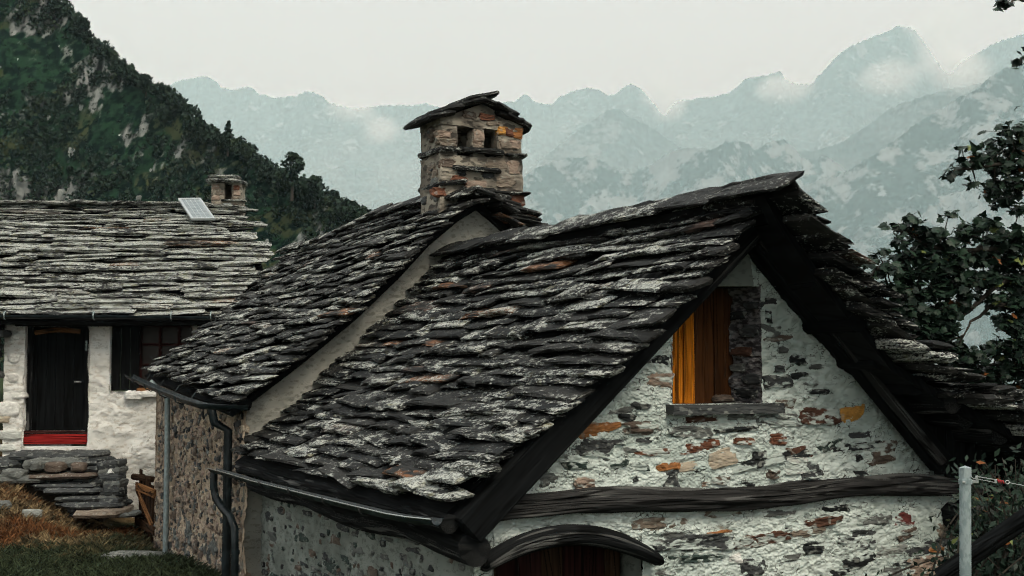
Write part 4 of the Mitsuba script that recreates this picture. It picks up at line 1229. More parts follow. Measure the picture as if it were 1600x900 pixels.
cput(CH + '__lintel', chim_box(c_t0, c_t1, c_s0 + .0, c_s1, zt_ - .0, zt_ + .14, 0, 230, .03), 'chimney_mat')
# little gable over the lintel
gv = np.array([(c_t0 - .02, c_s0 + .03, zt_ + .08), (c_t1 + .02, c_s0 + .03, zt_ + .08), ((c_t0 + c_t1) / 2 + .02, c_s0 + .03, zt_ + .34), (c_t0 - .02, c_s1 - .03, zt_ + .08), (c_t1 + .02, c_s1 - .03, zt_ + .08), ((c_t0 + c_t1) / 2 + .02, c_s1 - .03, zt_ + .34)])
cput(CH + '__gable', (A.w(gv), np.array([[0, 1, 2], [3, 5, 4], [0, 2, 5], [0, 5, 3], [1, 4, 5], [1, 5, 2], [0, 3, 4], [0, 4, 1]])), 'chimney_mat', smooth=False)


def slab(base, t0, t1, s0, s1, z, th, tiltt=0.0, tilts=0.0, seed=0, mat='slate_mat', uv=None, fr=A):
    """A flat projecting stone, rough edged."""
    r = rs(seed)
    n = 14
    a = np.linspace(0, 2 * np.pi, n, endpoint=False)
    sq = 1 / np.maximum(np.abs(np.cos(a)), np.abs(np.sin(a)))
    o = np.stack([np.cos(a) * sq, np.sin(a) * sq], 1) * (1 + .07 * r.randn(n, 1)) * .5
    rings = [np.c_[o * .95, np.zeros(n)], np.c_[o * (1 + .03 * r.rand(n, 1)), np.full(n, .45) + .2 * (r.rand(n) - .5)], np.c_[o * .96, np.full(n, .92) + .2 * (r.rand(n) - .5)], np.c_[o * .6, 1.0 + .35 * (r.rand(n) - .4)]]
    v = np.vstack(rings + [[[0, 0, 1.05]], [[0, 0, 0]]])
    f = []
    for k in range(3):
        for i_ in range(n):
            j_ = (i_ + 1) % n
            f += [[k * n + i_, k * n + j_, (k + 1) * n + j_], [k * n + i_, (k + 1) * n + j_, (k + 1) * n + i_]]
    for i_ in range(n):
        j_ = (i_ + 1) % n
        f += [[3 * n + i_, 3 * n + j_, 4 * n], [j_, i_, 4 * n + 1]]
    v = v * np.array([t1 - t0, s1 - s0, th])
    loc = v.copy()
    v[:, 2] += v[:, 0] * math.tan(tiltt) + v[:, 1] * math.tan(tilts)
    v += np.array([(t0 + t1) / 2, (s0 + s1) / 2, z])
    uv = uv if uv is not None else (.15 + .6 * r.rand(), np.clip(.25 + .15 * r.randn(), 0, 1))
    return put(base, fr.w(v), np.array(f), mat, slate_uv(loc, *uv) if mat == 'slate_mat' else uv)


Z = lambda v_: A.on_s(750, v_, c_s0)[2]
slab(CH + '__slab', c_t0 - .06, c_t0 + .42, c_s0 - .08, c_s1 + .10, Z(241), .07, .05, .0, 1)
slab(CH + '__slab', c_t0 + .22, c_t0 + .98, c_s0 - .09, c_s0 + .25, Z(240.5), .075, -.03, 0, 2)
slab(CH + '__slab', c_t0 + .92, c_t1 + .05, c_s0 - .08, c_s1 + .02, Z(241.5), .05, .0, 0, 3)
slab(CH + '__slab', c_t0 + .18, c_t0 + .88, c_s0 - .11, c_s0 + .2, Z(269), .06, -.02, 0, 4)
slab(CH + '__slab', c_t0 - .03, c_t0 + .40, c_s0 - .10, c_s1 + .04, Z(292), .07, .12, 0, 5)
slab(CH + '__slab', c_t0 + .35, c_t1 - .45, c_s0 - .16, c_s0 + .2, Z(303), .07, .02, 0, 6)
slab(CH + '__slab', c_t1 - .5, c_t1 + .12, c_s0 - .10, c_s1 + .05, Z(302), .05, .03, 0, 7)
slab(CH + '__slab', c_t0 + .25, c_t0 + 1.0, c_s0 - .24, c_s0 + .15, Z(311), .07, -.03, .05, 8)
slab(CH + '__slab', c_t1 - .52, c_t1 - .10, c_s0 - .22, c_s0 + .1, Z(319), .06, -.2, .0, 9)
for n_ in range(7):   # flat stones that step down the right of the chimney's foot
    slab(CH + '__slab', c_t1 - .62 + .04 * n_, c_t1 + .06 + .025 * n_ + .06 * (n_ % 2), c_s0 - .30, c_s1, Z(326 + 5.2 * n_), .05 + .02 * (n_ % 2), -.22 + .02 * n_, 0, 20 + n_, uv=(.96 if n_ in (2,) else .3 + .05 * n_, .2))
r = rs(9)
for n_, (u_, v_, w_, h_, col) in enumerate(((786, 204, 13, 11, 'amber'), (797, 207, 12, 12, 'rust'), (808, 208, 13, 14, 'orange'), (700, 222, 26, 10, 'dun'), (694, 210, 20, 10, 'tan'), (718, 282, 22, 12, 'rust'), (745, 288, 30, 12, 'tan'),
                                             (686, 300, 16, 12, 'rust'), (790, 285, 26, 14, 'dun'), (775, 255, 30, 14, 'dun'), (700, 255, 22, 12, 'umber'), (803, 262, 18, 18, 'tan'), (806, 313, 20, 22, 'rust'), (792, 312, 14, 14, 'rust'),
                                             (733, 180, 16, 10, 'umber'), (760, 183, 20, 9, 'rust'), (770, 193, 18, 7, 'dun'), (722, 270, 12, 9, 'black'), (762, 274, 14, 8, 'charcoal'), (748, 214, 14, 22, 'tan'), (748, 230, 14, 10, 'dun'), (790, 227, 20, 14, 'dun'), (805, 226, 14, 12, 'tan'))):
    c = A.on_s(u_, v_, c_s0)
    e1, e2 = A.on_s(u_ + w_ / 2, v_, c_s0), A.on_s(u_, v_ - h_ / 2, c_s0)
    m, fc = stone_mesh((e1[0] - c[0]) * 1.2, .06, (e2[2] - c[2]) * 1.2, 700 + n_, 3, .38, .5)
    put(CH + '__stone', A.w(m + c + np.array([0, .040, 0])), fc, 'stone_mat', (S(col), r.rand()))
for n_ in range(12):   # its left face
    s_, z_ = c_s0 + .1 + .5 * r.rand(), 2.2 + 1.0 * r.rand()
    m, fc = stone_mesh(.05, .05 + .08 * r.rand(), .04 + .04 * r.rand(), 740 + n_, 1, .24)
    put(CH + '__stone', A.w(m + np.array([c_t0 + .02, s_, z_])), fc, 'stone_mat', (S(['umber', 'charcoal', 'grey', 'dun'][n_ % 4]), r.rand()))
# cap slates: two pitches, lapped
tm = (c_t0 + c_t1) / 2 + .02
CAP = []
for (a, b, za, zb_, y0, y1, sd) in ((c_t0 - .27, c_t0 + .24, -.01, .12, -.17, .14, 31), (c_t0 - .12, c_t0 + .34, .085, .205, -.12, .10, 37), (c_t0 + .05, tm - .02, .16, .31, -.15, .12, 32), (c_t0 + .30, tm + .20, .28, .42, -.19, .12, 33),
                                    (tm - .10, tm + .34, .33, .20, -.14, .10, 34), (tm + .10, tm + .52, .27, .13, -.17, .12, 35), (tm + .16, tm + .58, .18, .06, -.11, .1, 38), (tm + .26, c_t1 + .17, .15, -.01, -.15, .13, 36)):
    slab(CH + '__cap_slate', a, b, c_s0 + y0, c_s1 + y1, zt_ + .03 + (za + zb_) / 2, .070, math.atan2(zb_ - za, b - a), 0, sd, uv=(.25, .12))

# ================================================================== the whitewashed house at the left
W = Frame(*at(100, 571, 23.0)[:2], 3.5)
WH = 'whitewashed_house'
tag(WH, 'whitewashed house with a black plank door, stone steps and pale slate roof', 'house')
tx = lambda u_, v_=600, s=0: W.on_s(u_, v_, s)[0]
tz = lambda v_, u_=100, s=0: W.on_s(u_, v_, s)[2]
w_eave, w_ridge = tz(484, 200, -.5), 3.30
w_prof = [(-.62, w_eave - .08), (-.42, w_eave + .06), (.5, w_eave + .86), (1.5, w_eave + 1.62), (2.85, w_ridge)]
# this roof's slope runs along s; a frame turned a quarter makes s the slope and -t the length
WR_ = Frame(0, 0, 0)
WR_.o, WR_.g, WR_.d = W.o, W.d, -W.g
wl0, wl1 = -tx(470, 480, 0), 3.6       # along -g


def w_cut(sc, l, w):
    return False


class WRoof(Frame):
    pass


def wright(l):     # the right verge leans out towards the eave
    return -(tx(440, 385, 1.0) + .35)


VE, VR = -4.20, -2.80       # the right verge leans out towards the eave


def verge(l):
    return VE + (VR - VE) * np.clip(l / 4.4, 0, 1) ** 1.25


slate_roof(WH + '__roof__slate', WR_, w_prof, VE, wl1, .172, (.50, 1.35), .052, 31, False, (.85, .13), tone=(.4, .9), ragged=.10,
           lift=lambda s, b: -.16 * np.clip((verge(b * 4.4) + 1.3 - s) / 1.3, 0, 1) ** 2 - .05 * math.sin(s * .8 + 1) * b, cut=lambda sc, l, w: sc - w / 2 < verge(l) - .12 or sc < verge(l) + .12)
lay_slates(WH + '__roof__slate', 285)
v, f, uv = sheet(WR_, w_prof, VE, wl1, .07, .16)
ds = (v[:, :2] - WR_.o) @ WR_.d
dt = (v[:, :2] - WR_.o) @ WR_.g
e_ = ds < VE + .01
v[e_, :2] += ((verge((dt[e_] + .62) * 1.27) - VE + .35)[:, None]) * WR_.d
wood(WH + '__roof', (v, f, uv), 'shade_black')
w_back = [(6.3, w_eave), (5.2, w_eave + .86), (4.2, w_eave + 1.66), (2.85, w_ridge)]
wood(WH + '__roof', sheet(WR_, w_back, VR + .35, wl1, .08, .10), 'shade_black')
r = rs(79)
s = VR + .05
while s < wl1:
    w = .45 + .6 * r.rand()
    slab(WH + '__roof__slate', 2.60, 3.1, s - .02, s + w, w_ridge - .05 - .10 * np.clip((VR + 1.2 - s) / 1.2, 0, 1) ** 2 + .02 * r.randn(), .06, .04 * r.randn(), .03 * r.randn(), 900 + int(s * 50), uv=(.4 + .4 * r.rand() if r.rand() > .15 else .97, np.clip(.8 + .1 * r.randn(), 0, 1)), fr=WR_)
    s += w * .95

dl, dr_ = tx(38), tx(139)
sl_, sr_ = tx(172), tx(300)
zd0, zd1 = tz(697), tz(509)
zw0, zw1 = tz(612, 230), tz(500, 230)
wx0, wx1 = tx(6), tx(330)


def w_keep(t, z):
    k = ~((t > dl) & (t < dr_) & (z > zd0) & (z < zd1)) & ~((t > sl_) & (t < sr_) & (z > zw0) & (z < zw1))
    return k & (z < w_eave + .1)


def w_disp(t, z):
    return lumps(t, z, 61, .13, .085, .030) + .05 * np.exp(-((t - dl) / .25) ** 2) * (nnoise(np.stack([t * 1.5, z * 4.5, 0 * t], -1), 5) - .3)


v, f = wall_grid(W, 't', wx0, wx1, -3.3, w_eave + .2, .03, 0, w_keep, w_disp)
put(WH + '__wall', v, f, 'whitewash_mat', smooth=True)
v, f = wall_grid(W, 's', 0.0, 5.7, -3.3, w_eave + .2, .08, wx1, lambda a, z: a > -1, lambda a, z: -lumps(a, z, 62, .05, .04, .02))
put(WH + '__wall', v, f, 'whitewash_mat', smooth=True)
v, f = wall_grid(W, 's', 0.0, 5.7, -3.3, w_eave + .2, .05, wx0, lambda a, z: a > -1, lambda a, z: lumps(a, z, 63, .05, .05, .02))
put(WH + '__wall', v, f, 'whitewash_mat', smooth=True)


def reveal(base, fr, t, s0, s1, z0, z1, mat, amp, seed, horizontal=False, t1=None):
    n, mm = 10, 40
    a, b = np.meshgrid(np.linspace(0, 1, n), np.linspace(0, 1, mm), indexing='ij')
    if horizontal:
        P = np.stack([t + (t1 - t) * b, s0 + (s1 - s0) * a, z0 + 0 * a], -1)
    else:
        P = np.stack([t + 0 * a, s0 + (s1 - s0) * a, z0 + (z1 - z0) * b], -1)
    d = nfbm(P * 4, 3, seed) - .5
    P[..., 2 if horizontal else 0] += amp * d
    i, j = np.meshgrid(np.arange(n - 1), np.arange(mm - 1), indexing='ij')
    put(base, fr.w(P.reshape(-1, 3)), np.stack([i * mm + j, (i + 1) * mm + j, (i + 1) * mm + j + 1, i * mm + j + 1], -1).reshape(-1, 4), mat, smooth=True)


for t_, n_ in ((dl, 1), (dr_, 2)):
    reveal(WH + '__door__reveal', W, t_, -.04, .30, zd0 - .05, zd1 + .05, 'whitewash_mat', .10, 300 + n_)
for t_, n_ in ((sl_, 3), (sr_, 4)):
    reveal(WH + '__window__reveal', W, t_, -.04, .26, zw0 - .05, zw1 + .05, 'whitewash_mat', .06, 300 + n_)
reveal(WH + '__window__reveal', W, sl_, -.04, .26, zw0, 0, 'whitewash_mat', .04, 305, True, sr_)
zred0, zred1 = tz(695), tz(673)
npl = 7
for n_ in range(npl):
    a, b = dl + (dr_ - dl) * n_ / npl, dl + (dr_ - dl) * (n_ + 1) / npl
    wood(WH + '__door__plank', plank(W.w(np.array([(a + b) / 2, .22 + .006 * (n_ % 2), zred1])), W.w(np.array([(a + b) / 2, .22 + .006 * (n_ % 2), zd1 + .05])), W.vec(np.array([0, -1., 0])), b - a - .006, .04, .006, 120 + n_), 'shade_black')
wood(WH + '__door__threshold', plank(W.w(np.array([dl - .01, .10, (zred0 + zred1) / 2 - .03])), W.w(np.array([dr_ + .01, .10, (zred0 + zred1) / 2 - .03])), W.vec(np.array([0, -1., 0])), zred1 - zred0 - .07, .14, .01, 130), 'red')
wood(WH + '__door__threshold', plank(W.w(np.array([dl - .01, .12, zred1 - .03])), W.w(np.array([dr_ + .01, .12, zred1 - .03])), W.vec(np.array([0, -1., 0])), .055, .16, .01, 131), 'oxblood')
wood(WH + '__door__frame', plank(W.w(np.array([dr_ - .05, .15, zred1])), W.w(np.array([dr_ - .05, .15, zd1 + .03])), W.vec(np.array([0, -1., 0])), .08, .10, .008, 132), 'black')
wood(WH + '__door__frame', plank(W.w(np.array([dl + .05, .15, zred1])), W.w(np.array([dl + .05, .15, zd1 + .03])), W.vec(np.array([0, -1., 0])), .08, .10, .008, 133), 'black')
ax = np.linspace(dl + .12, dr_ - .22, 14)
arch = np.array([(x, .17, zd1 - .16 + .09 * (1 - ((x - (dl + dr_) / 2) / (.5 * (dr_ - dl))) ** 2)) for x in ax])
tv, tf = tube(W.w(arch), .045, 8)
wood(WH + '__door__arch', (tv, tf, np.stack([tv[:, 0], tv[:, 2] * 2], 1)), 'fresh', True)
hx = tx(122, 597)
tv, tf = tube(W.w(np.array([(hx - .10, .12, tz(597)), (hx - .03, .12, tz(597) + .004), (hx, .14, tz(597)), (hx, .20, tz(597))])), .014, 8)
put(WH + '__door__handle', tv, tf, 'steel_mat', smooth=True)
for n_, v_ in enumerate((540,)):
    tv, tf = tube(W.w(np.array([(tx(133, v_), .09, tz(v_) - .09), (tx(133, v_), .09, tz(v_) + .09)])), .018, 8)
    put(WH + '__door__hinge', tv, tf, 'galvanised_mat', smooth=True)
wood(WH + '__lintel', plank(W.w(np.array([tx(22), .05, tz(503)])), W.w(np.array([tx(192), .05, tz(503)])), W.vec(np.array([0, -1., 0])), .16, .24, .012, 140), 'black')
wood(WH + '__lintel', plank(W.w(np.array([tx(192), .08, tz(501)])), W.w(np.array([tx(335), .08, tz(501)])), W.vec(np.array([0, -1., 0])), .18, .22, .012, 141), 'shade_black')
# open shutter and the small red-framed window
for n_ in range(3):
    a, b = tx(173) + n_ * .165, tx(173) + (n_ + 1) * .165
    wood(WH + '__shutter__plank', plank(W.w(np.array([(a + b) / 2, .03 + .004 * n_, zw0 + .02])), W.w(np.array([(a + b) / 2, .03 + .004 * n_, zw1 - .02])), W.vec(np.array([0, -1., 0])), .158, .03, .005, 150 + n_), 'shade_black')
for v_ in (537, 590):
    tv, tf = tube(W.w(np.array([(tx(172.5), -.01, tz(v_) - .06), (tx(172.5), -.01, tz(v_) + .06)])), .012, 8)
    put(WH + '__shutter__hinge', tv, tf, 'galvanised_mat', smooth=True)
fx0, fx1 = tx(216), tx(298)
for n_, t_ in enumerate((fx0, (fx0 + fx1) / 2 - .12, (fx0 + fx1) / 2 + .22, fx1)):
    wood(WH + '__window__frame', plank(W.w(np.array([t_, .16, zw0 + .06])), W.w(np.array([t_, .16, zw1 - .02])), W.vec(np.array([0, -1., 0])), .05, .06, .006, 160 + n_), 'oxblood')
for n_, z_ in enumerate((zw0 + .10, zw0 + .48, zw0 + .85, zw1 - .10)):
    wood(WH + '__window__frame', plank(W.w(np.array([fx0 - .02, .158, z_])), W.w(np.array([fx1, .158, z_])), W.vec(np.array([0, -1., 0])), .045, .05, .006, 170 + n_), 'oxblood')
wood(WH + '__window__sill', plank(W.w(np.array([fx0 - .02, .06, zw0 + .035])), W.w(np.array([fx1, .06, zw0 + .035])), (0, 0, 1), .18, .07, .008, 180), 'fresh')
v, f = box_mesh((fx1 - fx0) / 2, .008, (zw1 - zw0) / 2, .002)
put(WH + '__window__pane', W.w(v + np.array([(fx0 + fx1) / 2, .19, (zw0 + zw1) / 2])), f, 'pane_mat')
for n_, (u0, u1, v_, th_) in enumerate(((196, 226, 618, .13), (214, 250, 615, .11))):
    slab(WH + '__window__sill_stone', tx(u0), tx(u1), -.16, .12, tz(v_ + 5, 220), th_, .05 * (n_ - .5), 0, 50 + n_, mat='stone_mat', uv=(S('white'), .4), fr=W)
# gutter with its brackets
gk = gutter(WH + '__gutter', W.w(np.array([(tx(-40), -.62, tz(493, 100, -.6)), (tx(60), -.62, tz(493, 100, -.6)), (tx(200), -.62, tz(493, 100, -.6)), (tx(345), -.62, tz(494, 100, -.6))])), .065, rim=False)
for u_ in (8, 147, 268, 330):
    tt = tx(u_, 490, -.62)
    z_ = tz(493, 100, -.6)
    tv, tf = tube(W.w(np.array([(tt, -.60, z_ + .07), (tt, -.66, z_ + .05), (tt, -.695, z_), (tt, -.67, z_ - .05), (tt, -.60, z_ - .075)])), .011, 6)
    put(gk + '__bracket', tv, tf, 'galvanised_mat')
# dry-laid stones of the corner at the far left edge
r = rs(44)
for n_ in range(11):
    z_ = tz(590 - n_ * 10.5, 4)
    slab(WH + '__corner_stone', tx(-36) + .1 * r.rand(), tx(7) + .07 * r.randn(), -.32, .2, z_, .10 + .02 * r.rand(), .05 * r.randn(), 0, 60 + n_, mat='stone_mat', uv=(S(['charcoal', 'black', 'grey'][n_ % 3]), r.rand()), fr=W)
for n_, (u_, v_, w_, h_, col) in enumerate(((10, 640, 40, 26, 'white'), (16, 680, 40, 16, 'light'), (5, 655, 26, 12, 'cream'), (28, 618, 26, 12, 'white'), (22, 560, 18, 16, 'white'), (20, 590, 20, 14, 'white'), (24, 528, 18, 18, 'white'), (10, 700, 30, 12, 'light'))):
    c = W.on_s(u_, v_, 0)
    k_ = 23 / 2000
    m, fc = stone_mesh(w_ * k_ / 2, .10, h_ * k_ / 2, 820 + n_, 2, .2)
    put(WH + '__wall__stone', W.w(m + c + np.array([0, .05, 0])), fc, 'stone_mat', (S(col), r.rand()), True)

# its chimney
WC = WH + '__chimney'
ys = 2.9
ct0, ct1 = W.on_s(330, 300, ys)[0], W.on_s(377, 300, ys)[0]
cz = lambda v_: W.on_s(350, v_, ys)[2]


def wbox(base, t0, t1, s0, s1, z0, z1, mat, seed, amp=.02, uv=None):
    m = trimesh.creation.box((1, 1, 1))
    for _ in range(4):
        m = m.subdivide()
    v = np.array(m.vertices) * np.array([t1 - t0, s1 - s0, z1 - z0]) + np.array([(t0 + t1) / 2, (s0 + s1) / 2, (z0 + z1) / 2])
    n = np.stack([nfbm(v * 6 + 10 * k, 3, seed + k) - .5 for k in range(3)], 1)
    return put(base, W.w(v + n * amp * 2), np.array(m.faces), mat, uv, True)


wbox(WC, ct0, ct1, ys, ys + .55, cz(345), cz(313), 'chimney_mat', 400)
oa, ob = W.on_s(350.5, 300, ys)[0], W.on_s(362, 300, ys)[0]
wbox(WC + '__pillar', ct0, oa, ys + .01, ys + .20, cz(313), cz(286), 'chimney_mat', 410)
wbox(WC + '__pillar', ob, ct1, ys + .01, ys + .20, cz(313), cz(286), 'chimney_mat', 420)
wbox(WC + '__pillar', ct0 - .01, ct0 + .16, ys + .34, ys + .54, cz(313), cz(286), 'chimney_mat', 430)
wbox(WC + '__pillar', ct1 - .18, ct1, ys + .34, ys + .54, cz(313), cz(286), 'chimney_mat', 440)
wbox(WC + '__back_wall', ct0 + .03, ct1 - .03, ys + .44, ys + .52, cz(314), cz(284), 'chimney_mat', 450)
for n_, (a, b) in enumerate(((ct0 + .02, ct0 + .10), (ct1 - .10, ct1 - .02))):
    wbox(WC + '__side_wall', a, b, ys + .16, ys + .46, cz(314), cz(284), 'chimney_mat', 460 + n_)
slab(WC + '__cap_slate', ct0 - .13, ct1 + .10, ys - .16, ys + .70, cz(285.5), .075, -.03, 0, 71, uv=(.7, .85), fr=W)
slab(WC + '__cap_slate', ct0 - .10, ct1 - .05, ys - .08, ys + .60, cz(278), .07, .0, 0, 72, uv=(.5, .8), fr=W)
slab(WC + '__ledge', oa - .08, ct1 + .06, ys - .09, ys + .2, cz(314.5), .035, 0, 0, 73, uv=(.6, .9), fr=W)
for n_, (u_, v_, w_, h_, col) in enumerate(((337, 292, 12, 9, 'tan'), (343, 301, 12, 9, 'dun'), (337, 309, 13, 8, 'tan'), (369, 293, 11, 9, 'rust'), (370, 302, 12, 9, 'tan'), (368, 309, 10, 7, 'dun'), (355, 320, 14, 8, 'light'), (367, 321, 12, 8, 'umber'), (343, 322, 12, 8, 'dun'))):
    c = W.on_s(u_, v_, ys)
    k_ = 25.9 / 2000
    m, fc = stone_mesh(w_ * k_ / 2, .05, h_ * k_ / 2, 850 + n_, 1, .2)
    put(WC + '__stone', W.w(m + c + np.array([0, .030, 0])), fc, 'stone_mat', (S(col), r.rand()))

# the solar panel lying on its roof
def roof_pt(u_, v_):
    d = ray(u_, v_)
    best = None
    for k in np.linspace(20, 28, 1600):
        p = d * k
        s_ = (p[:2] - W.o) @ W.d
        z_ = np.interp(s_, [a for a, b in w_prof], [b for a, b in w_prof]) + .10
        if p[2] <= z_:
            best = p
            break
    return best


c4 = np.array([roof_pt(280, 316), roof_pt(313, 315), roof_pt(334, 346.5), roof_pt(301, 346)])
ctr = c4.mean(0)
ex_ = (c4[1] - c4[0] + c4[2] - c4[3]) / 2
ey_ = (c4[3] - c4[0] + c4[2] - c4[1]) / 2
pw, pl = np.linalg.norm(ex_), np.linalg.norm(ey_)
ex_ /= pw
nz_ = np.cross(ex_, ey_ / pl); nz_ *= np.sign(nz_[2]); nz_ /= np.linalg.norm(nz_)
ctr = ctr + nz_ * .05
PB = np.array([ex_, ey_ / pl, nz_])
PN = 'solar_panel'
tag(PN, 'small pale solar panel lying on the slates near the far chimney', 'solar panel')
v, f = box_mesh(pw / 2 - .02, pl / 2 - .02, .010, .002)
put(PN + '__backing', ctr + v @ PB, f, 'panel_frame_mat')
for (cx, cy, hx_, hy_) in ((0, -pl / 2, pw / 2 + .02, .022), (0, pl / 2, pw / 2 + .02, .022), (-pw / 2, 0, .022, pl / 2 - .02), (pw / 2, 0, .022, pl / 2 - .02)):
    v, f = box_mesh(hx_, hy_, .025, .004)
    put(PN + '__frame', ctr + (v + np.array([cx, cy, .006])) @ PB, f, 'panel_frame_mat')
for i_ in range(4):
    for j_ in range(6):
        v, f = box_mesh(pw / 8 - .016, pl / 12 - .012, .003, .001)
        put(PN + '__cell', ctr + (v + np.array([(i_ - 1.5) * (pw - .06) / 4, (j_ - 2.5) * (pl - .06) / 6, .0145])) @ PB, f, 'panel_cell_mat')

# ------------------------------------------------------------------ steps, gate, grass
ST = 'stone_steps'
tag(ST, 'dry laid stone steps of dark slabs climbing to the black door', 'steps')
r = rs(66)
zst = lambda v_, Y: ray(100, v_)[2] * Y
# landing
for n_, (u0, u1, v_, th_, s0, s1) in enumerate(((-30, 60, 722, .20, -1.2, .15), (38, 112, 706, .13, -.85, .2), (100, 178, 704, .10, -.9, .2), (66, 160, 716, .16, -1.15, -.1), (142, 182, 713, .10, -1.1, .1), (140, 186, 722, .10, -1.2, .1))):
    slab(ST + '__slab', tx(u0), tx(u1), s0, s1, tz(v_ + 8), th_, .02 * r.randn(), 0, 500 + n_, mat='stone_mat', uv=(S(['charcoal', 'charcoal', 'charcoal', 'grey', 'charcoal', 'charcoal'][n_]), r.rand()), fr=W)
steps = [(30, 150, 751, .13, -1.45, -.3, 'umber'), (-10, 70, 757, .18, -1.4, -.3, 'grey'), (40, 155, 765, .10, -1.5, -.5, 'charcoal'), (66, 160, 774, .12, -1.75, -.6, 'charcoal'), (78, 165, 786, .13, -1.8, -.8, 'charcoal'),
         (92, 184, 798, .13, -2.1, -1.0, 'charcoal'), (110, 190, 812, .16, -2.4, -1.2, 'dun'), (150, 208, 812, .10, -2.2, -1.5, 'grey')]
for n_, (u0, u1, v_, th_, s0, s1, col) in enumerate(steps):
    slab(ST + '__slab', W.on_s(u0, v_, s0)[0], W.on_s(u1, v_, s0)[0], s0, s1, W.on_s(100, v_ - 2, s0)[2], th_ * .62, .015 * r.randn(), 0, 520 + n_, mat='stone_mat', uv=(S(col), r.rand()), fr=W)
for n_ in range(26):    # thin packing slabs between the treads
    v_ = 724 + 84 * n_ / 25
    s0 = -1.22 - 1.0 * max(0, (v_ - 745) / 65) + .12
    lo = 40 + max(0, v_ - 760) * 1.2 + 30 * r.rand()
    for u0 in (lo, lo + 55 + 20 * r.rand()):
        slab(ST + '__slab', W.on_s(u0, v_, s0)[0], W.on_s(min(u0 + 62, 178), v_, s0)[0], s0 + .05 * r.rand(), s0 + .7, W.on_s(100, v_, s0)[2], .05 + .025 * r.rand(), .03 * r.randn(), 0, 570 + 2 * n_, mat='stone_mat', uv=(S(['black', 'charcoal', 'black', 'charcoal', 'grey'][n_ % 5]), r.rand()), fr=W)
for n_ in range(16):    # the cheek of stacked stones at the right of the flight
    v_ = 732 + 78 * n_ / 15
    s0 = -1.25 - .75 * n_ / 15
    u0 = 146 + 10 * r.rand() + .5 * n_
    slab(ST + '__slab', W.on_s(u0, v_, s0)[0], W.on_s(184 + 6 * r.rand(), v_, s0)[0], s0, s0 + .6, W.on_s(100, v_, s0)[2], .085 + .03 * r.rand(), .06 * r.randn(), 0, 540 + n_, mat='stone_mat', uv=(S(['charcoal', 'black', 'grey', 'charcoal'][n_ % 4]), r.rand()), fr=W)
for n_, (u_, v_, w_, h_, col) in enumerate(((55, 728, 16, 16, 'grey'), (85, 730, 34, 16, 'umber'), (122, 730, 24, 15, 'umber'), (175, 742, 16, 18, 'white'), (170, 760, 24, 18, 'charcoal'), (20, 742, 40, 18, 'grey'), (172, 778, 26, 16, 'charcoal'))):
    s0 = -1.28
    c = W.on_s(u_, v_, s0)
    k_ = 21.7 / 2000
    m, fc = stone_mesh(w_ * k_ / 2, .14, h_ * k_ / 2, 870 + n_, 2, .2)
    put(ST + '__stone', W.w(m + c + np.array([0, .06, 0])), fc, 'stone_mat', (S(col), r.rand()), True)
v, f = box_mesh(1.25, .5, .55, .05)
put(ST + '__core', W.w(v + np.array([(tx(-30) + tx(176)) / 2 + .05, -.62, tz(735) - .50])), f, 'soil_mat')
bsdf('soil_mat', lambda p, n, uv: mix((.02, .018, .014), (.06, .05, .04), fbm(p.x * 9, p.y * 9, p.z * 9, 3)), rough=.95, spec=.05)

GT = 'wooden_gate'
tag(GT, 'weathered wooden picket gate beside the corner of the rubble wall', 'gate')
g0, g1 = at(217, 800, 21.9), at(246, 800, 20.6)
gd = (g1 - g0) * np.array([1, 1, 0]); gl = np.linalg.norm(gd); gd /= gl
gn = np.array([gd[1], -gd[0], 0])
if gn[1] > 0:
    gn = -gn
gz0, gz1 = at(230, 850, 21)[2], at(230, 741, 21)[2]
for n_ in range(6):
    p = g0 * np.array([1, 1, 0]) + gd * gl * (n_ + .5) / 6.2
    wood(GT + '__picket', plank(p + [0, 0, gz0 + .02 * r.randn()], p + [0, 0, gz1 - .03 * n_ + .03 * r.randn()], gn, .13, .03, .006, 600 + n_, .006), 'brown')
for n_, zz in enumerate((gz0 + .26, gz1 - .28)):
    a, b = g0 * np.array([1, 1, 0]) - gd * .05, g0 * np.array([1, 1, 0]) + gd * gl
    wood(GT + '__rail', plank(a + gn * .04 + [0, 0, zz], b + gn * .04 + [0, 0, zz], gn, .14, .04, .006, 610 + n_), 'fresh' if n_ else 'brown')
a, b = g0 * np.array([1, 1, 0]), g0 * np.array([1, 1, 0]) + gd * gl * .85
wood(GT + '__brace', plank(b + gn * .041 + [0, 0, gz0 + .33], a + gn * .041 + [0, 0, gz1 - .33], gn, .09, .035, .006, 620), 'fresh')
for n_, (v_, z_) in enumerate(((745, gz1 - .05), (803, gz0 + .55))):
    a = at(209, v_, 22.0); b = at(232, v_ + 3, 21.4)
    wood(GT + '__pole', log(a, b + (b - a) * .3, .055, .05, 630 + n_, 10, 6), 'brown', True)

bl_v = []
q = rs(12)
NB = 34000
bx = -9.6 + 6.4 * q.rand(NB); by = 14.6 + 7.6 * q.rand(NB)
loc = np.stack([(np.stack([bx, by], 1) - A.o) @ A.g, (np.stack([bx, by], 1) - A.o) @ A.d], 1)
ok = (loc[:, 0] < -.35) & ((by - W.o[1]) < -.3 + 0 * bx)
ok &= ~((bx > at(28, 780, 21.5)[0]) & (bx < at(196, 780, 21.5)[0]) & (by > 21.5))
bx, by = bx[ok], by[ok]
bz = ground_z(bx, by)
hgt = (.05 + .09 * q.rand(len(bx))) * (1 + .8 * (nnoise(np.stack([bx * 1.2, by * 1.2, 0 * bx], 1), 6) - .3))
an = q.rand(len(bx)) * 6.28
wd = .012
p = np.stack([bx, by, bz - .01], 1)
side = np.stack([np.cos(an), np.sin(an), 0 * an], 1) * wd
lean = np.stack([q.randn(len(bx)) * .05, q.randn(len(bx)) * .05, hgt], 1)
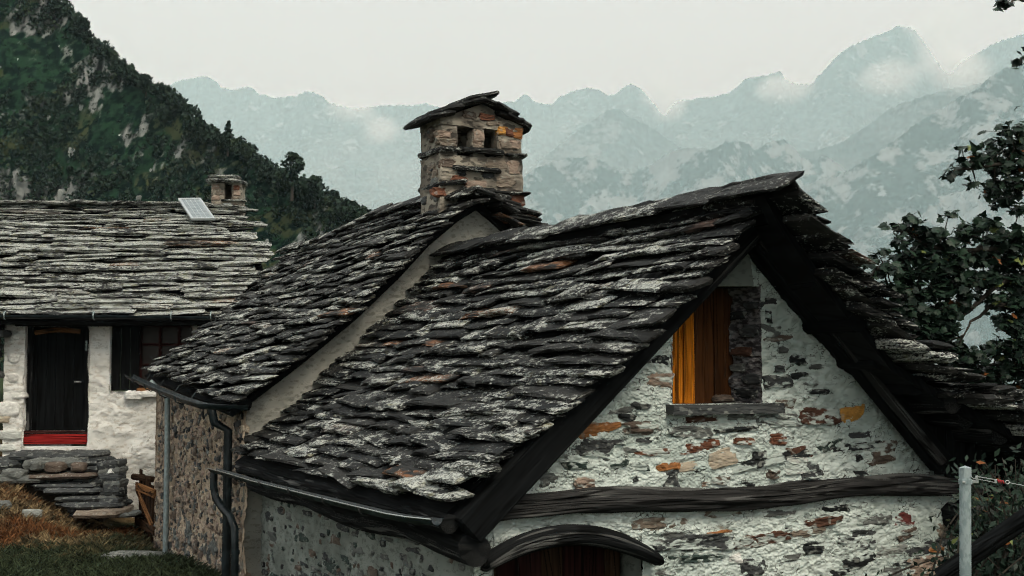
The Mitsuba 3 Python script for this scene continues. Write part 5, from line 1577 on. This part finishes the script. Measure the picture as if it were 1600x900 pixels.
V = np.stack([p - side, p + side, p + lean * .6 + side * .6 + [0, 0, .0], p + lean * 1.0 + lean * np.array([.6, .6, 0])], 1).reshape(-1, 3)
k = np.arange(len(bx)) * 4
F = np.vstack([np.stack([k, k + 1, k + 2], 1), np.stack([k, k + 2, k + 3], 1)])
put('grass', V, F, 'grass_mat', uv=np.repeat(np.stack([q.rand(len(bx)), 0 * bx], 1), 4, axis=0))
labels['grass'] = {'label': 'short grass, burnt orange by the steps and dark green nearer the camera', 'category': 'grass', 'kind': 'stuff'}
for n_, (u_, v_, w_, col, lab) in enumerate(((206, 880, .46, 'grey', 'flat grey stone lying in the grass before the wooden gate'), (48, 838, .17, 'pale', 'small pale stone half sunk in the orange grass'), (2, 820, .15, 'grey', 'small grey stone in the grass at the left edge of the photo'))):
    Y = 18.4 if n_ == 0 else 20.6
    c = at(u_, v_, Y); c[2] = ground_z(c[0], c[1]) + .05
    m, fc = stone_mesh(w_, w_ * .6, .07 if n_ == 0 else .08, 890 + n_, 2, .2)
    kk_ = put('field_stone', m + c, fc, 'stone_mat', (S(col), .5), True)
    tag(kk_, lab, 'stone')

# ------------------------------------------------------------------ steel post, its wire, a leaning pole
FP = 'fence_post'
tag(FP, 'galvanised steel fence post with a hexagonal cap in the right foreground', 'post')
Yp = 6.3
pt, pb = at(1508, 738, Yp), at(1509, 1100, Yp)
tv, tf = tube([pb, (pb + pt) / 2, pt], .0275, 24)
put(FP + '__tube', tv, tf, 'galvanised_mat', smooth=True)
m = trimesh.creation.cylinder(.031, .045, sections=6)
m2 = trimesh.creation.cone(.031, .010, sections=6)
capv, capf, _ = joined([(np.array(m.vertices), np.array(m.faces)), (np.array(m2.vertices) + [0, 0, .0225], np.array(m2.faces))])
put(FP + '__cap', capv + pt, capf, 'galvanised_mat')
m = trimesh.creation.annulus(.0275, .0325, .022)
put(FP + '__clamp', np.array(m.vertices) + pt - [0, 0, .045], np.array(m.faces), 'galvanised_mat')
v, f = box_mesh(.018, .009, .008, .002)
put(FP + '__lug', v + pt + [.045, -.0, -.045], f, 'steel_mat')
v, f = box_mesh(.007, .006, .006, .002)
put(FP + '__lug', v + pt + [-.018, -.030, -.045], f, 'steel_mat')
FW = 'fence_wire'
tag(FW, 'taut wire with a steel turnbuckle and red tie running from the post', 'wire')
wp = lambda u_, v_: at(u_, v_, Yp - .02 + (u_ - 1520) * .0015)
for off in (-.006, .006):
    tv, tf = tube([wp(1526, 746.5) + [0, 0, off], wp(1556, 752) + [0, 0, off * 1.2]], .0022, 6)
    put(FW + '__turnbuckle', tv, tf, 'steel_mat', smooth=True)
for u_, v_ in ((1526, 746.5), (1556, 752)):
    v, f = box_mesh(.006, .004, .010, .002)
    put(FW + '__turnbuckle', v + wp(u_, v_), f, 'steel_mat')
tv, tf = tube([wp(1517, 745), wp(1521, 748), wp(1526, 746.5)], .0026, 6)
put(FW + '__hook', tv, tf, 'steel_mat', smooth=True)
a = np.linspace(0, 2 * np.pi * 3, 40)
cen = np.array([wp(1558, 751.5) * (1 - x) + wp(1569, 753.5) * x for x in np.linspace(0, 1, 40)])
tv, tf = tube(cen + np.stack([0 * a, .006 * np.cos(a), .006 * np.sin(a)], 1), .0032, 6)
put(FW + '__red_tie', tv, tf, 'red_plastic_mat', smooth=True)
a = np.linspace(0, 2 * np.pi, 16)
tv, tf = tube(wp(1574, 753.5) + np.stack([.009 * np.cos(a), 0 * a, .009 * np.sin(a)], 1), .0026, 6)
put(FW + '__ring', tv, tf, 'steel_mat', smooth=True)
tv, tf = tube([wp(1577, 754.5), wp(1600, 759), wp(1800, 798)], .0024, 6)
put(FW + '__cable', tv, tf, 'steel_mat', smooth=True)
k = wood('leaning_pole', log(at(1470, 905, 8.2), at(1680, 752, 8.0), .062, .058, 640, 14, 16, .01, .08), 'shade_black', True)
tag(k, 'dark timber pole leaning diagonally behind the steel post', 'pole')
k = put('dry_stem', *tube([at(1487, 905, 9.6), at(1497, 856, 9.55), at(1503, 810, 9.5), at(1500, 770, 9.5)], [.005, .0045, .004, .002], 6), 'bark_mat')
tag(k, 'thin dry plant stem standing against the corner of the limewashed wall', 'plant stem')

# ------------------------------------------------------------------ maple tree and shrub at the right
LEAFT = np.array([(0, -.02), (.18, -.10), (.36, -.10), (.33, .06), (.52, .20), (.36, .32), (.38, .50), (.20, .52), (0, .80), (-.20, .52), (-.38, .50), (-.36, .32), (-.52, .20), (-.33, .06), (-.36, -.10), (-.18, -.10)])


def maple_leaf(size, r):
    o = LEAFT * size * 1.15
    o = o * (1 + .1 * r.randn(*o.shape) * .5)
    v = np.c_[o, -.22 * np.abs(o[:, 0]) + .3 * r.randn() * o[:, 1] ** 2 / size]
    v = np.vstack([v, [[0, .2 * size, .02 * size]]])
    n = len(o)
    f = np.array([[i_, (i_ + 1) % n, n] for i_ in range(n)])
    return v, f


def leaf_col(p, n, uv):
    c = mix((.005, .012, .009), (.019, .040, .024), uv.x)
    c = dr.select(uv.y > .993, mi.Color3f(.20, .07, .02), c)
    c = dr.select((uv.y > .975) & (uv.y <= .993), mi.Color3f(.13, .16, .05), c)
    return c * (.75 + .5 * noise(p.x * 70, p.y * 70, p.z * 70))


scene['leaf_mat'] = {'type': 'twosided', 'bsdf': {'type': 'principled', 'base_color': proc(leaf_col), 'roughness': .5, 'specular': .22}}
MT = 'maple_tree'
tag(MT, 'maple tree with dark lobed leaves leaning into the right side of the photo', 'tree')
q = rs(31)
TS = 1.40      # metres per unit of the distances below
CL = [  # u, v, du, dv, Y, leaves
    (1572, 6, 12, 5, 8.6, 6), (1597, 92, 7, 9, 8.8, 5), (1562, 2, 6, 4, 8.6, 3),
    (1503, 229, 7, 4, 9.0, 3), (1489, 268, 16, 8, 9.0, 9), (1510, 255, 12, 10, 9.0, 10), (1530, 245, 14, 10, 9.0, 14), (1550, 226, 16, 12, 9.1, 18), (1580, 206, 22, 10, 9.1, 22), (1588, 228, 16, 14, 9.2, 26), (1555, 258, 14, 14, 9.2, 26),
    (1585, 258, 18, 14, 9.2, 30), (1560, 286, 16, 10, 9.2, 22), (1548, 300, 10, 9, 9.2, 12), (1590, 290, 14, 12, 9.3, 22), (1570, 312, 14, 9, 9.3, 16), (1594, 325, 10, 12, 9.3, 14), (1524, 284, 6, 3, 9.0, 3),
    (1425, 336, 8, 3, 8.8, 3), (1400, 350, 14, 5, 8.8, 7), (1420, 350, 14, 8, 8.8, 10), (1405, 372, 8, 10, 8.8, 8), (1372, 396, 12, 5, 8.8, 7), (1352, 412, 5, 6, 8.7, 4), (1385, 420, 14, 12, 8.8, 18), (1360, 432, 12, 10, 8.8, 14),
    (1432, 366, 14, 10, 8.9, 18), (1482, 336, 10, 7, 8.9, 8), (1458, 364, 14, 8, 8.9, 16), (1440, 392, 16, 14, 8.9, 34), (1475, 388, 18, 14, 9.0, 40), (1510, 366, 20, 14, 9.0, 40), (1535, 348, 14, 8, 9.0, 16), (1555, 372, 18, 14, 9.1, 40), (1588, 372, 16, 14, 9.1, 34),
    (1410, 402, 16, 12, 8.9, 26), (1420, 428, 20, 14, 8.9, 46), (1395, 452, 18, 12, 8.8, 30), (1455, 418, 20, 14, 9.0, 50), (1490, 412, 20, 16, 9.0, 56), (1530, 402, 20, 16, 9.1, 56), (1570, 405, 20, 16, 9.2, 52), (1595, 410, 10, 18, 9.2, 30),
    (1430, 458, 20, 14, 8.9, 50), (1465, 452, 20, 14, 9.0, 56), (1500, 446, 20, 14, 9.0, 54), (1540, 436, 20, 13, 9.1, 46), (1580, 440, 18, 14, 9.2, 46), (1410, 482, 18, 12, 8.9, 40), (1445, 490, 20, 14, 9.0, 54), (1478, 484, 18, 14, 9.0, 50), (1502, 474, 12, 10, 9.1, 22),
    (1556, 466, 14, 9, 9.1, 22), (1585, 472, 16, 14, 9.2, 40), (1435, 518, 18, 14, 9.0, 46), (1466, 518, 18, 14, 9.0, 50), (1490, 512, 12, 12, 9.0, 26), (1572, 500, 16, 13, 9.2, 36), (1594, 505, 10, 16, 9.2, 26), (1462, 546, 18, 12, 9.1, 44), (1494, 548, 16, 13, 9.1, 40),
    (1524, 560, 16, 12, 9.2, 36), (1556, 545, 16, 12, 9.2, 34), (1585, 538, 16, 14, 9.2, 40), (1500, 574, 18, 10, 9.3, 40), (1536, 588, 18, 12, 9.3, 44), (1570, 578, 18, 14, 9.3, 46), (1594, 570, 12, 16, 9.3, 36), (1560, 612, 18, 12, 9.4, 40), (1590, 610, 14, 16, 9.4, 40), (1588, 640, 14, 10, 9.4, 26),
    (1500, 596, 16, 8, 9.4, 30), (1530, 616, 16, 9, 9.4, 34), (1565, 640, 18, 10, 9.5, 40), (1592, 668, 14, 12, 9.5, 40), (1575, 690, 12, 10, 9.6, 20), (1598, 705, 10, 12, 9.6, 26), (1478, 572, 12, 8, 9.3, 24), (1450, 562, 12, 7, 9.2, 22), (1415, 508, 14, 9, 9.0, 26), (1395, 478, 12, 8, 8.9, 20),
    (1620, 240, 18, 30, 9.3, 40), (1625, 400, 20, 40, 9.4, 60), (1625, 540, 20, 50, 9.4, 60)]
trunk = [at(1760, 1150, 9.8 * TS), at(1748, 800, 9.8 * TS), at(1735, 560, 9.7 * TS), at(1715, 400, 9.6 * TS), at(1690, 240, 9.5 * TS), at(1665, 60, 9.3 * TS), at(1650, -40, 9.1 * TS)]
tv, tf = tube(trunk, [.22, .19, .16, .13, .10, .07, .04], 12)
put(MT + '__trunk', tv, tf, 'bark_mat', smooth=True)
limbs = [[at(1720, 440, 9.65 * TS), at(1640, 420, 9.4 * TS), at(1560, 440, 9.1 * TS), at(1500, 500, 9.05 * TS), at(1440, 500, 8.95 * TS)], [at(1712, 390, 9.6 * TS), at(1620, 385, 9.3 * TS), at(1540, 390, 9.05 * TS), at(1470, 392, 8.95 * TS), at(1400, 360, 8.8 * TS)],
         [at(1690, 250, 9.5 * TS), at(1640, 258, 9.3 * TS), at(1590, 250, 9.2 * TS), at(1540, 262, 9.05 * TS), at(1495, 266, 9.0 * TS)], [at(1738, 620, 9.75 * TS), at(1660, 590, 9.5 * TS), at(1590, 575, 9.3 * TS), at(1520, 570, 9.2 * TS)],
         [at(1655, 0, 9.15 * TS), at(1610, 0, 8.9 * TS), at(1570, 4, 8.6 * TS)], [at(1672, 120, 9.4 * TS), at(1630, 104, 9.0 * TS), at(1598, 92, 8.8 * TS)], [at(1640, 420, 9.4 * TS), at(1580, 470, 9.2 * TS), at(1540, 480, 9.15 * TS), at(1505, 520, 9.05 * TS)], [at(1540, 390, 9.05 * TS), at(1440, 430, 8.95 * TS), at(1380, 420, 8.8 * TS), at(1354, 414, 8.7 * TS)]]
lp_all = []
for n_, l in enumerate(limbs):
    l = np.array(l)
    x = np.linspace(0, len(l) - 1, 14)
    pts = np.stack([np.interp(x, np.arange(len(l)), l[:, k]) for k in range(3)], 1) + q.randn(14, 3) * .012
    tv, tf = tube(pts, np.linspace(.042, .008, 14), 7)
    put(MT + '__branch', tv, tf, 'bark_mat', smooth=True)
    lp_all.append(pts)
lp_all = np.vstack(lp_all)
leaves, twigs = [], []
for _ in range(60):
    CL.append((1640 + 290 * q.rand(), 10 + 640 * q.rand(), 26, 22, 9.0 + 1.3 * q.rand(), 34))
for (u_, v_, du, dv, Y, n) in CL:
    Y = Y * TS
    c = at(u_, v_, Y)
    near = lp_all[np.argmin(np.linalg.norm(lp_all - c, axis=1))]
    mid = (near + c) / 2 + q.randn(3) * .03
    twigs.append(tube([near, mid, c], [.010, .007, .004], 5))
    for _ in range(int(n * 2.3)):
        d = q.randn(3) * .55
        p_ = c + np.array([d[0] * du, d[1] * 30, -d[2] * dv]) * Y / 2000
        size = .058 + .052 * q.rand()
        v, f = maple_leaf(size, q)
        out = np.array([q.randn(), q.randn() - .5, -.35 + .35 * q.randn()]); out /= np.linalg.norm(out)
        nz = np.array([q.randn() * .55, -.55 + q.randn() * .55, .8]); nz -= out * (nz @ out); nz /= np.linalg.norm(nz)
        leaves.append((p_ + v @ np.array([np.cross(out, nz), out, nz]), f, np.tile([q.rand(), q.rand()], (len(v), 1)), size * 2000 / p_[1] - 4 * (p_[1] - 12.6) - (30 if u_ > 1600 else 0)))
        if q.rand() < .45:
            twigs.append(tube([c + (p_ - c) * .2, p_], [.0035, .002], 4))
order = np.argsort([-l[3] for l in leaves])
for k in order[:295]:
    put(MT + '__leaf', leaves[k][0], leaves[k][1], 'leaf_mat', leaves[k][2])
v, f, uv = joined([leaves[k][:3] for k in order[295:]])
k = put(MT + '__foliage', v, f, 'leaf_mat', uv)
labels[k] = {'kind': 'stuff'}
v, f, _ = joined(twigs)
k = put(MT + '__twigs', v, f, 'bark_mat')
labels[k] = {'kind': 'stuff'}

SH = 'shrub'
tag(SH, 'dark leafy shrub growing behind the leaning pole at the lower right', 'shrub')
stems = []
lv = []
for n_ in range(120):
    b = at(1560 + 80 * q.randn(), 960, 10.2 + .4 * q.randn())
    tip = at(1505 + 150 * q.rand(), 715 + 190 * q.rand() ** 1.3, 10.2 + .6 * q.randn())
    mid = (b + tip) / 2 + q.randn(3) * .06
    stems.append(tube([b, mid, tip], [.012, .008, .003], 5))
    for x in np.linspace(.25, 1, 46):
        p_ = b * (1 - x) ** 2 + 2 * mid * x * (1 - x) + tip * x ** 2 + q.randn(3) * .07
        L_ = .05 + .04 * q.rand()
        o = q.randn(3) + [0, -.4, -.2]; o /= np.linalg.norm(o)
        nz = q.randn(3) * .5 + [0, -.4, .8]; sd_ = np.cross(o, nz); sd_ /= np.linalg.norm(sd_)
        v = np.array([p_, p_ + o * L_ * .4 + sd_ * L_ * .22, p_ + o * L_, p_ + o * L_ * .4 - sd_ * L_ * .22])
        lv.append((v, np.array([[0, 1, 2], [0, 2, 3]]), np.tile([q.rand(), q.rand()], (4, 1))))
lead = set(range(0, len(lv), max(1, len(lv) // 260)))
for p_ in [lv[k] for k in sorted(lead)]:
    put(SH + '__leaf', *p_[:2], 'leaf_mat', p_[2])
v, f, uv = joined([l for k, l in enumerate(lv) if k not in lead])
k = put(SH + '__foliage', v, f, 'leaf_mat', uv); labels[k] = {'kind': 'stuff'}
v, f, _ = joined(stems)
k = put(SH + '__stems', v, f, 'bark_mat'); labels[k] = {'kind': 'stuff'}
